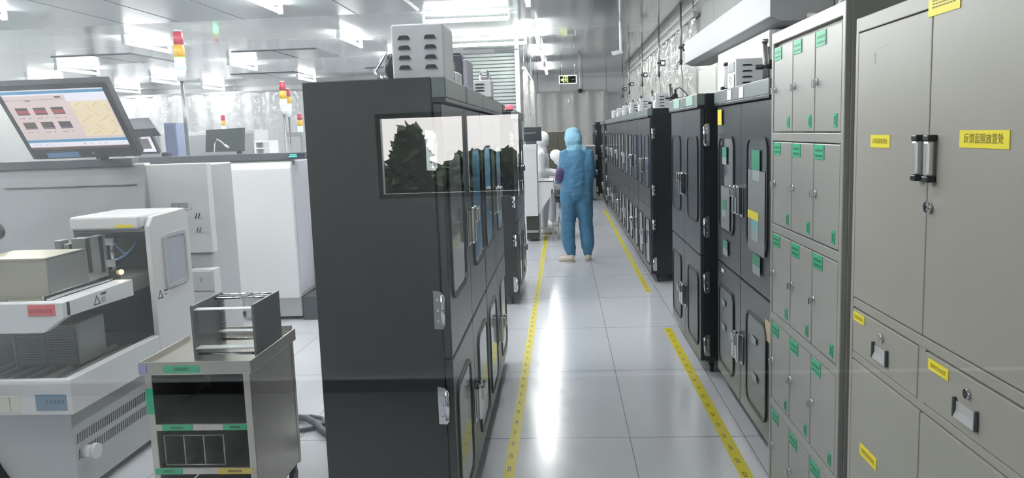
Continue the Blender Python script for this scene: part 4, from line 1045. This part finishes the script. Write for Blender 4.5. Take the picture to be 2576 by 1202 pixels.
# ------------------------------------------------------------------ white bench machine at the left of the aisle
t = thing('bench_machine', 'white narrow bench machine with side table where the white suited person works', 'machine', (-.5, 12.3, 0))
build('housing', MB().box(-.585, -.395, 11.85, 12.5, .385, 1.44, .006), WHITEP, t)
build('top_edge', MB().box(-.59, -.39, 11.845, 12.5, 1.36, 1.452, .006), WHITEP, t)
build('side_table', MB().prism([(-.392, .40), (-.392, .905), (-.155, .905), (-.155, .74)], 'y', 11.90, 11.94, .003).box(-.39, -.155, 11.90, 12.55, .885, .91, .003), WHITEP, t)
build('under_base', MB().box(-.575, -.40, 11.9, 12.5, .03, .384), mat('dark_olive_base', (58, 60, 50), .5), t)
build('base_band', MB().box(-.58, -.395, 11.88, 12.5, .13, .17, .003), MIDG, t)
build('table_leg', MB().box(-.38, -.36, 11.9, 11.93, .01, .42).box(-.19, -.17, 11.9, 11.93, .0, .78).box(-.38, -.17, 11.905, 11.925, .18, .205), STEELD, t)
t = thing('computer', 'dark computer box stacked on the white bench machine', 'computer', (-.49, 12.1, 1.452))
build('lower_case', MB().box(-.555, -.40, 11.95, 12.3, 1.452, 1.50, .004), DARKG, t)
build('screen_case', MB().box(-.575, -.32, 11.98, 12.25, 1.50, 1.71, .006), mat('dark_teal_case', (52, 58, 62), .35), t)
build('band', MB().box(-.578, -.40, 11.972, 11.98, 1.615, 1.628), MIDG, t)
# dark cabinets behind the people
t = simple_box('dark_cabinet', 'dark brown cabinet at the end of the aisle behind the people', 'cabinet', 1366, 1436, 331, 18.5, .5, mat('dark_brown_cabinet', (92, 88, 80), .4))
build('door_gap', MB().box(-.12, -.11, 18.488, 18.5, .1, 1.55), DKIN, t)
t = simple_box('low_cabinet', 'low grey cabinet with white lid at the end of the aisle', 'cabinet', 1468, 1498, 368, 18.8, .5, mat('low_grey_cabinet', (108, 112, 116), .5))
build('lid', MB().box(.46, .76, 18.78, 19.3, 1.262, 1.29, .004), WHITEP, t)
STX, STY = .02, 12.3
t = STOOL = thing('stool', 'chrome stool with dark seat beside the side table of the bench machine', 'stool', (.02, 12.3, 0), 'stools')
build('seat', MB().cyl((STX, STY, .60), (STX, STY, .655), .17, .175, 24), mat('dark_seat', (62, 62, 68), .5), t)
for k in range(4):
    a = PI/4+PI/2*k
    build('leg', MB().cyl((STX+.12*math.cos(a), STY+.12*math.sin(a), .60), (STX+.18*math.cos(a), STY+.18*math.sin(a), 0), .012), CHROME, t)
build('foot_ring', MB().tube([(STX+.155*math.cos(2*PI*k/20), STY+.155*math.sin(2*PI*k/20), .24) for k in range(21)], .009), CHROME, t)

# ------------------------------------------------------------------ people in cleanroom suits
def skin(chains, voxel=.013, wrinkle=0.0, seed=0, smooth_it=6):
    if wrinkle: smooth_it *= 3
    """One continuous surface grown over chains of (point, radius) joints."""
    mb = MB()
    for ch in chains:
        for (p, r) in ch: mb.sph(p, r if not isinstance(r, tuple) else 1.0, (1, 1, 1) if not isinstance(r, tuple) else r, 16, 10)
        for (p, r), (q, s_) in zip(ch, ch[1:]):
            a = sum(r)/3 if isinstance(r, tuple) else r; b = sum(s_)/3 if isinstance(s_, tuple) else s_
            mb.cyl(p, q, a, b, 16)
    me = bpy.data.meshes.new('tmp'); mb.bm.to_mesh(me); mb.bm.free()
    o = bpy.data.objects.new('tmp', me); COL.objects.link(o)
    md = o.modifiers.new('r', 'REMESH'); md.mode = 'VOXEL'; md.voxel_size = voxel
    sm_ = o.modifiers.new('s', 'SMOOTH'); sm_.factor = .5; sm_.iterations = smooth_it
    dg = bpy.context.evaluated_depsgraph_get(); dg.update()
    m2 = bpy.data.meshes.new_from_object(o.evaluated_get(dg))
    bpy.data.objects.remove(o); bpy.data.meshes.remove(me)
    out = MB(); out.bm.from_mesh(m2); bpy.data.meshes.remove(m2)
    if wrinkle:
        out.bm.normal_update()
        for v in out.bm.verts:
            p = v.co
            k = .7*noise.noise((p.x*15+seed, p.y*15, p.z*5)) + .45*noise.noise((p.x*14, p.y*14+seed, p.z*30)) + .25*noise.noise((p.x*40, p.y*40+seed, p.z*48))
            v.co = p + v.normal*wrinkle*k
    for f in out.bm.faces: f.smooth = True
    return out
SKIN = mat('skin', (214, 172, 148), .5)
HAIRC = mat('dark_hair', (34, 30, 28), .6)
def hand(wrist, palm_dir, side_dir, nrm, side=1, curl=.5):
    """palm with five separate bent fingers."""
    w, d, s_, n = Vector(wrist), Vector(palm_dir).normalized(), Vector(side_dir).normalized(), Vector(nrm).normalized()
    ch = [[(w, .024), (w+d*.045, .027), (w+d*.075, .024)], [(w+d*.04+s_*.018, .02), (w+d*.078+s_*.026, .016)], [(w+d*.04-s_*.018, .02), (w+d*.075-s_*.026, .015)]]
    for k, (o, l) in enumerate(((.031, .068), (.010, .078), (-.011, .074), (-.031, .056))):
        b = w+d*.085+s_*o; m1 = b+(d*.8+n*curl*.6)*l*.45; m2 = m1+(d*.4+n*curl*1.3)*l*.35; m3 = m2+(d*.0+n*curl*1.6)*l*.22
        ch.append([(b, .0092), (m1, .0088), (m2, .008), (m3, .007)])
    th = w+d*.03+s_*side*.028
    ch.append([(th, .013), (th+(s_*side*.7+d*.7)*.035, .011), (th+(s_*side*.5+d*.9+n*.5)*.062, .0095)])
    return ch
def head_parts(t, c, yaw, pitch, scale=1.0, mask=True, hood=None, hood_col=None, goggles=False):
    """a head with face looking along +Y before yaw (about Z) and pitch (nod), inside a fabric hood."""
    Rm = Matrix.Rotation(yaw, 3, 'Z') @ Matrix.Rotation(pitch, 3, 'X')
    P = lambda x, y, z: Vector(c) + Rm @ (Vector((x, y, z))*scale)
    return P
def person(label, loc, cfg):
    t = thing('person', label, 'person', loc)
    P = cfg['head']; hc = cfg['skin']
    body = cfg['body']
    hd = [[(P(0, 0, .02), .082), (P(0, .03, -.045), .062), (P(0, .01, -.11), .05), (cfg['neck'], .052)],
          [(P(0, .086, -.012), .014), (P(0, .10, -.024), .013)], [(P(.076, -.005, -.01), .018), (P(.082, -.01, .01), .012)], [(P(-.076, -.005, -.01), .018), (P(-.082, -.01, .01), .012)],
          [(P(-.022, .080, -.062), .010), (P(.022, .080, -.062), .010)], [(P(0, .068, -.088), .022)]]
    inner = [[(p, (r if not isinstance(r, tuple) else sum(r)/3)*.80) for p, r in ch] for ch in body]
    hands = cfg['hands']
    b = build('body', skin(hd + inner + hands, .0085, 0, 0, 3), SKIN, t)
    e = MB()
    for sx in (-1, 1):
        e.sph(tuple(P(sx*.031, .075, .012)), .0125)
    build('eyes', e, mat('eye_dark', (40, 34, 32), .2), t)
    build('hair', skin([[(P(0, -.02, .05), .082)]], .012), HAIRC, t)
    build('suit', skin(body, .011, cfg.get('wr', .006), 3, 7), cfg['suit'], t)
    # hood: shell around the head, open at the face, with a cape over the shoulders
    hb = MB(); nu, nv = 28, 16; G = []
    for j in range(nv+1):
        th = PI*.02 + PI*.80*j/nv
        row = []
        for i in range(nu+1):
            ph = math.radians(38) + (2*PI-math.radians(76))*i/nu     # opening centred on the face
            rr = .108 + .006*noise.noise((i*.5, j*.6, 2)) + (.012 if j > nv-4 else 0)
            x, y, z = rr*math.sin(th)*math.sin(ph), rr*math.sin(th)*math.cos(ph), rr*1.12*math.cos(th)
            row.append(hb.bm.verts.new(P(x, y-.004, z+.01)))
        G.append(row)
    for j in range(nv):
        for i in range(nu):
            f = hb.bm.faces.new([G[j][i], G[j][i+1], G[j+1][i+1], G[j+1][i]]); f.smooth = True
    build('hood', hb, cfg.get('hoodm', cfg['suit']), t)
    mk = MB(); G = []
    for j in range(7):
        row = []
        for i in range(9):
            a = math.radians(-62+124*i/8); zz = -.02-.085*j/6
            rr = .096-.020*(j/6)**2
            row.append(mk.bm.verts.new(P(rr*math.sin(a)*.9, rr*math.cos(a)+.012*(1-abs(i-4)/4), zz)))
        G.append(row)
    for j in range(6):
        for i in range(8):
            f = mk.bm.faces.new([G[j][i], G[j][i+1], G[j+1][i+1], G[j+1][i]]); f.smooth = True
    build('face_mask', mk, mat('mask_white', (226, 230, 234), .7), t)
    cape = skin(cfg['cape'], .009, .011, 5, 3); build('hood_cape', cape, cfg.get('hoodm', cfg['suit']), t)
    for nm, chs, m_ in cfg.get('extra', []): build(nm, skin(chs, .01, .002, 1, 3), m_, t)
    for sh in cfg['shoes']:
        s_ = build('shoe', skin(sh['up'], .008, 0, 0, 3), sh['m'], t)
        zs_ = [v.co.z for v in s_.data.vertices]; zl = min(zs_)
        for v in s_.data.vertices: v.co.z = max(v.co.z, zl+.012)
        so = MB(); (p0, r0), (p1, r1) = sh['up'][0][0], sh['up'][0][-1]; dd = (p1-p0); dd.z = 0; dd.normalize(); nn = Vector((-dd.y, dd.x, 0))
        a_, b_ = p0-dd*r0*.9, p1+dd*r1*.95
        so.prism([tuple((q+nn*w)[:2]) for q, w in ((a_, .028), (p0, .038), (p1, .036), (b_, .022), (b_, -.022), (p1, -.036), (p0, -.038), (a_, -.028))], 'z', t.location.z+zl+.0, t.location.z+zl+.014, .003)
        build('sole', so, mat('pale_sole', (190, 184, 172), .6), s_)
    return t
SUITB = mat('blue_cleanroom_suit', (72, 122, 154), .75, bump=.25, scale=40, var=.06)
HOODB = mat('pale_blue_hood', (134, 182, 206), .7, bump=.2, scale=40)
SUITW = mat('white_cleanroom_suit', (222, 222, 226), .75, bump=.2, scale=40)
SUITG = mat('grey_white_suit', (165, 165, 174), .75, bump=.2, scale=40)
PURPLE = mat('purple_sleeve_cover', (72, 54, 104), .6)
SHOEB = mat('cream_shoe', (206, 194, 178), .6)
V = Vector
# blue suited person, seen from behind, walking down the aisle with a bent head
bx, byy = .15, 9.95
hp = head_parts(None, (bx-.02, byy+.06, 1.525), math.radians(8), math.radians(-28))
Lsh, Rsh = V((bx-.125, byy+.02, 1.335)), V((bx+.165, byy+.02, 1.325))
Lel, Rel = V((bx-.168, byy-.02, 1.10)), V((bx+.20, byy+.05, 1.08))
Lwr, Rwr = V((bx-.22, byy+.24, 1.0)), V((bx+.10, byy+.28, 1.06))
Lhip, Rhip = V((bx-.085, byy, .86)), V((bx+.095, byy, .86))
Lkn, Rkn = V((bx-.105, byy+.03, .47)), V((bx+.115, byy+.05, .47))
Lan, Ran = V((bx-.085, byy-.03, .10)), V((bx+.13, byy+.03, .09))
body = [
    [(V((bx+.02, byy+.03, 1.38)), .085), (V((bx+.02, byy, 1.29)), .130), (V((bx+.02, byy-.01, 1.12)), .15), (V((bx+.01, byy-.01, .98)), .15), (V((bx+.01, byy-.01, .88)), .14)],
    [(Lsh, .075), (V((bx-.10, byy, 1.2)), .11), (V((bx-.07, byy, 1.0)), .12), (V((bx-.07, byy, .88)), .12)],
    [(Rsh, .075), (V((bx+.14, byy, 1.2)), .11), (V((bx+.10, byy, 1.0)), .12), (V((bx+.09, byy, .88)), .12)],
    [(Lsh, .075), (Lel, .062), (Lwr, .045)], [(Rsh, .075), (Rel, .062), (Rwr, .045)],
    [(Lhip, .118), (Lkn, .092), (V((bx-.115, byy+.0, .30)), .088), (V((bx-.098, byy-.02, .185)), .082), (Lan, .058)],
    [(Rhip, .118), (Rkn, .092), (V((bx+.125, byy+.04, .30)), .086), (V((bx+.135, byy+.03, .19)), .084), (Ran, .058)],
    [(V((bx+.02, byy+.03, 1.38)), .07), (V((bx, byy+.04, 1.45)), .065)]]
person('person in blue hooded cleanroom suit walking away, purple sleeve covers, cream shoes', (bx, byy, 0), dict(
    head=hp, skin=SKIN, neck=V((bx, byy+.04, 1.42)), body=body, suit=SUITB, wr=.013, hoodm=HOODB,
    hands=hand(Lwr, (.15, .9, -.2), (0, .2, 1), (1, 0, 0), 1) + hand(Rwr, (-.35, .9, -.1), (0, .1, 1), (-1, 0, 0), 1),
    cape=[[(V((bx-.02, byy+.03, 1.47)), .086), (V((bx, byy+.01, 1.405)), .092)], [(V((bx-.06, byy+.02, 1.39)), .055), (V((bx+.10, byy+.02, 1.385)), .055)], [(hp(0, -.01, .05), .104), (hp(0, -.03, -.03), .102)]],
    extra=[('sleeve_cover', [[(Lel+V((.0, -.01, .025)), .080), (Lel+V((-.01, .0, -.03)), .080), (Lel.lerp(Lwr, .6), .066)]], PURPLE), ('sleeve_cover', [[(Rel, .066), (Rel.lerp(Rwr, .7), .055)]], PURPLE)],
    shoes=[dict(m=SHOEB, up=[[(Lan+V((.01, -.04, -.045)), .042), (Lan+V((-.05, -.01, -.055)), .036), (Lan+V((-.12, .05, -.07)), .030)]]), dict(m=SHOEB, up=[[(Ran+V((0, -.03, -.045)), .042), (Ran+V((.01, .05, -.052)), .036), (Ran+V((.01, .13, -.058)), .031)]])]))
# white suited person at the bench machine, turned to the side table
wx, wy = -.34, 12.85
hp2 = head_parts(None, (wx+.02, wy, 1.50), math.radians(-70), math.radians(-18))
Ls, Rs = V((wx, wy+.17, 1.27)), V((wx, wy-.17, 1.27))
Le, Re = V((wx+.02, wy+.20, 1.02)), V((wx+.0, wy-.20, 1.02))
Lw, Rw = V((wx+.22, wy+.10, .975)), V((wx+.20, wy-.14, .96))
body2 = [
    [(V((wx, wy, 1.34)), .07), (V((wx, wy, 1.22)), .12), (V((wx-.01, wy, 1.02)), .13), (V((wx-.03, wy, .88)), .14)],
    [(Ls, .07), (V((wx, wy+.10, 1.1)), .10), (V((wx-.02, wy+.08, .9)), .12)], [(Rs, .07), (V((wx, wy-.10, 1.1)), .10), (V((wx-.02, wy-.08, .9)), .12)],
    [(Ls, .07), (Le, .06), (Lw, .044)], [(Rs, .07), (Re, .06), (Rw, .044)],
    [(V((wx-.02, wy+.09, .88)), .12), (V((wx+.02, wy+.10, .48)), .085), (V((wx, wy+.10, .12)), .06)], [(V((wx-.02, wy-.09, .88)), .12), (V((wx+.02, wy-.10, .48)), .085), (V((wx, wy-.10, .12)), .06)],
    [(V((wx, wy, 1.34)), .065), (V((wx+.01, wy, 1.42)), .06)]]
def shoe(p, d): return [[(p, .042), (p+d*.09, .036), (p+d*.17, .03)]]
person('person in white hooded cleanroom suit working at the bench machine side table', (wx, wy, 0), dict(
    head=hp2, skin=SKIN, neck=V((wx+.01, wy, 1.40)), body=body2, suit=SUITW, wr=.008,
    hands=hand(Lw, (1, -.2, -.25), (0, 1, 0), (0, 0, -1), -1) + hand(Rw, (1, .2, -.2), (0, 1, 0), (0, 0, -1), 1),
    cape=[[(V((wx, wy, 1.43)), .08), (V((wx, wy, 1.34)), .10)], [(V((wx, wy-.11, 1.30)), .06), (V((wx, wy+.11, 1.30)), .06)], [(hp2(0, -.01, .04), .10), (hp2(0, -.03, -.03), .096)]],
    shoes=[dict(m=mat('white_shoe', (220, 220, 220), .6), up=shoe(V((wx, wy+.10, .045)), V((1, 0, 0)))), dict(m=mat('white_shoe', (220, 220, 220), .6), up=shoe(V((wx, wy-.10, .045)), V((1, 0, 0))))]))
# third person, mostly hidden, bending behind the blue one
gx, gy = .13, 13.9
hp3 = head_parts(None, (gx-.235, gy, 1.19), math.radians(80), math.radians(-48))
Ls, Rs = V((gx-.13, gy-.18, 1.04)), V((gx-.13, gy+.18, 1.04))
Le, Re = V((gx-.22, gy-.21, .86)), V((gx-.22, gy+.21, .86))
Lw, Rw = V((gx-.42, gy-.12, .84)), V((gx-.42, gy+.12, .83))
body3 = [
    [(V((gx-.17, gy, 1.10)), .075), (V((gx-.10, gy, 1.0)), .12), (V((gx-.02, gy, .86)), .135), (V((gx+.04, gy, .76)), .14)],
    [(Ls, .085), (V((gx-.04, gy-.10, .90)), .105), (V((gx+.03, gy-.09, .76)), .12)], [(Rs, .085), (V((gx-.04, gy+.10, .90)), .105), (V((gx+.03, gy+.09, .76)), .12)],
    [(Ls, .085), (Le, .066), (Lw, .046)], [(Rs, .085), (Re, .066), (Rw, .046)],
    [(V((gx+.04, gy+.10, .76)), .115), (V((gx-.36, gy+.12, .70)), .085), (V((gx-.34, gy+.12, .13)), .06)], [(V((gx+.04, gy-.10, .76)), .115), (V((gx-.36, gy-.12, .70)), .085), (V((gx-.34, gy-.12, .13)), .06)],
    [(V((gx-.17, gy, 1.10)), .065), (V((gx-.21, gy, 1.14)), .06)]]
WSHOE = mat('white_shoe', (220, 220, 220), .6)
person('person in white cleanroom suit seated and bending low behind the blue suited person', (gx, gy, 0), dict(
    head=hp3, skin=SKIN, neck=V((gx-.19, gy, 1.12)), body=body3, suit=SUITG, wr=.008, hoodm=SUITW,
    hands=hand(Lw, (-1, .2, -.25), (0, 1, 0), (0, 0, -1), 1) + hand(Rw, (-1, -.2, -.2), (0, 1, 0), (0, 0, -1), -1),
    cape=[[(V((gx-.20, gy, 1.15)), .08), (V((gx-.14, gy, 1.08)), .10)], [(V((gx-.13, gy-.11, 1.07)), .06), (V((gx-.13, gy+.11, 1.07)), .06)], [(hp3(0, -.01, .04), .102), (hp3(0, -.03, -.03), .098)]],
    shoes=[dict(m=WSHOE, up=shoe(V((gx-.33, gy+.12, .045)), V((-1, 0, 0)))), dict(m=WSHOE, up=shoe(V((gx-.33, gy-.12, .045)), V((-1, 0, 0))))]))
seat_stool = dup(STOOL, (gx+.06, gy, 0), 'chrome stool under the seated person in white', 'stools')
t = thing('paper_sheet', 'white sheet held in front of the purple sleeve of the blue suited person', 'sheet', (bx-.2, byy+.36, 1.0))
b = MB().prism([(byy+.30, .985), (byy+.52, 1.03), (byy+.52, 1.034), (byy+.30, .989)], 'x', bx-.27, bx-.09); build('sheet', b, PAPER, t)

# ------------------------------------------------------------------ trees outside, seen mirrored in the window glass
LEAF = mat('dark_leaf', (58, 74, 46), .6, var=.25, scale=12)
def tree(x, y, h, r, label, seed):
    rnd = random.Random(seed)
    t = thing('tree', label, 'tree', (x, y, -.5), 'trees outside the corridor window')
    build('trunk', MB().cyl((x, y, -.5), (x, y, h*.5), .09, .05), mat('bark', (70, 56, 44), .9), t)
    m = MB()
    for k in range(2600):
        while True:
            p = Vector((rnd.uniform(-1, 1), rnd.uniform(-1, 1), rnd.uniform(-1, 1)))
            if p.length < 1: break
        c = Vector((x, y, h*.45)) + Vector((p.x*r, p.y*r, p.z*(h*.55)))
        a, b = Vector((rnd.uniform(-1, 1), rnd.uniform(-1, 1), rnd.uniform(-1, 1))).normalized()*.15, Vector((rnd.uniform(-1, 1), rnd.uniform(-1, 1), rnd.uniform(-1, 1))).normalized()*.09
        m.quad(c-a, c-b, c+a, c+b)
    build('foliage', m, LEAF, t)
tree(-1.64, -7.0, 1.72, .2, 'taller leafy tree outside, seen as a reflection in the glass', 2)
tree(-.95, -8.4, 1.42, .9, 'low leafy bush outside, seen as a reflection right of the taller tree', 4)
tree(-2.9, -9.3, 1.3, .85, 'low leafy bush outside, seen as a reflection left of the taller tree', 5)
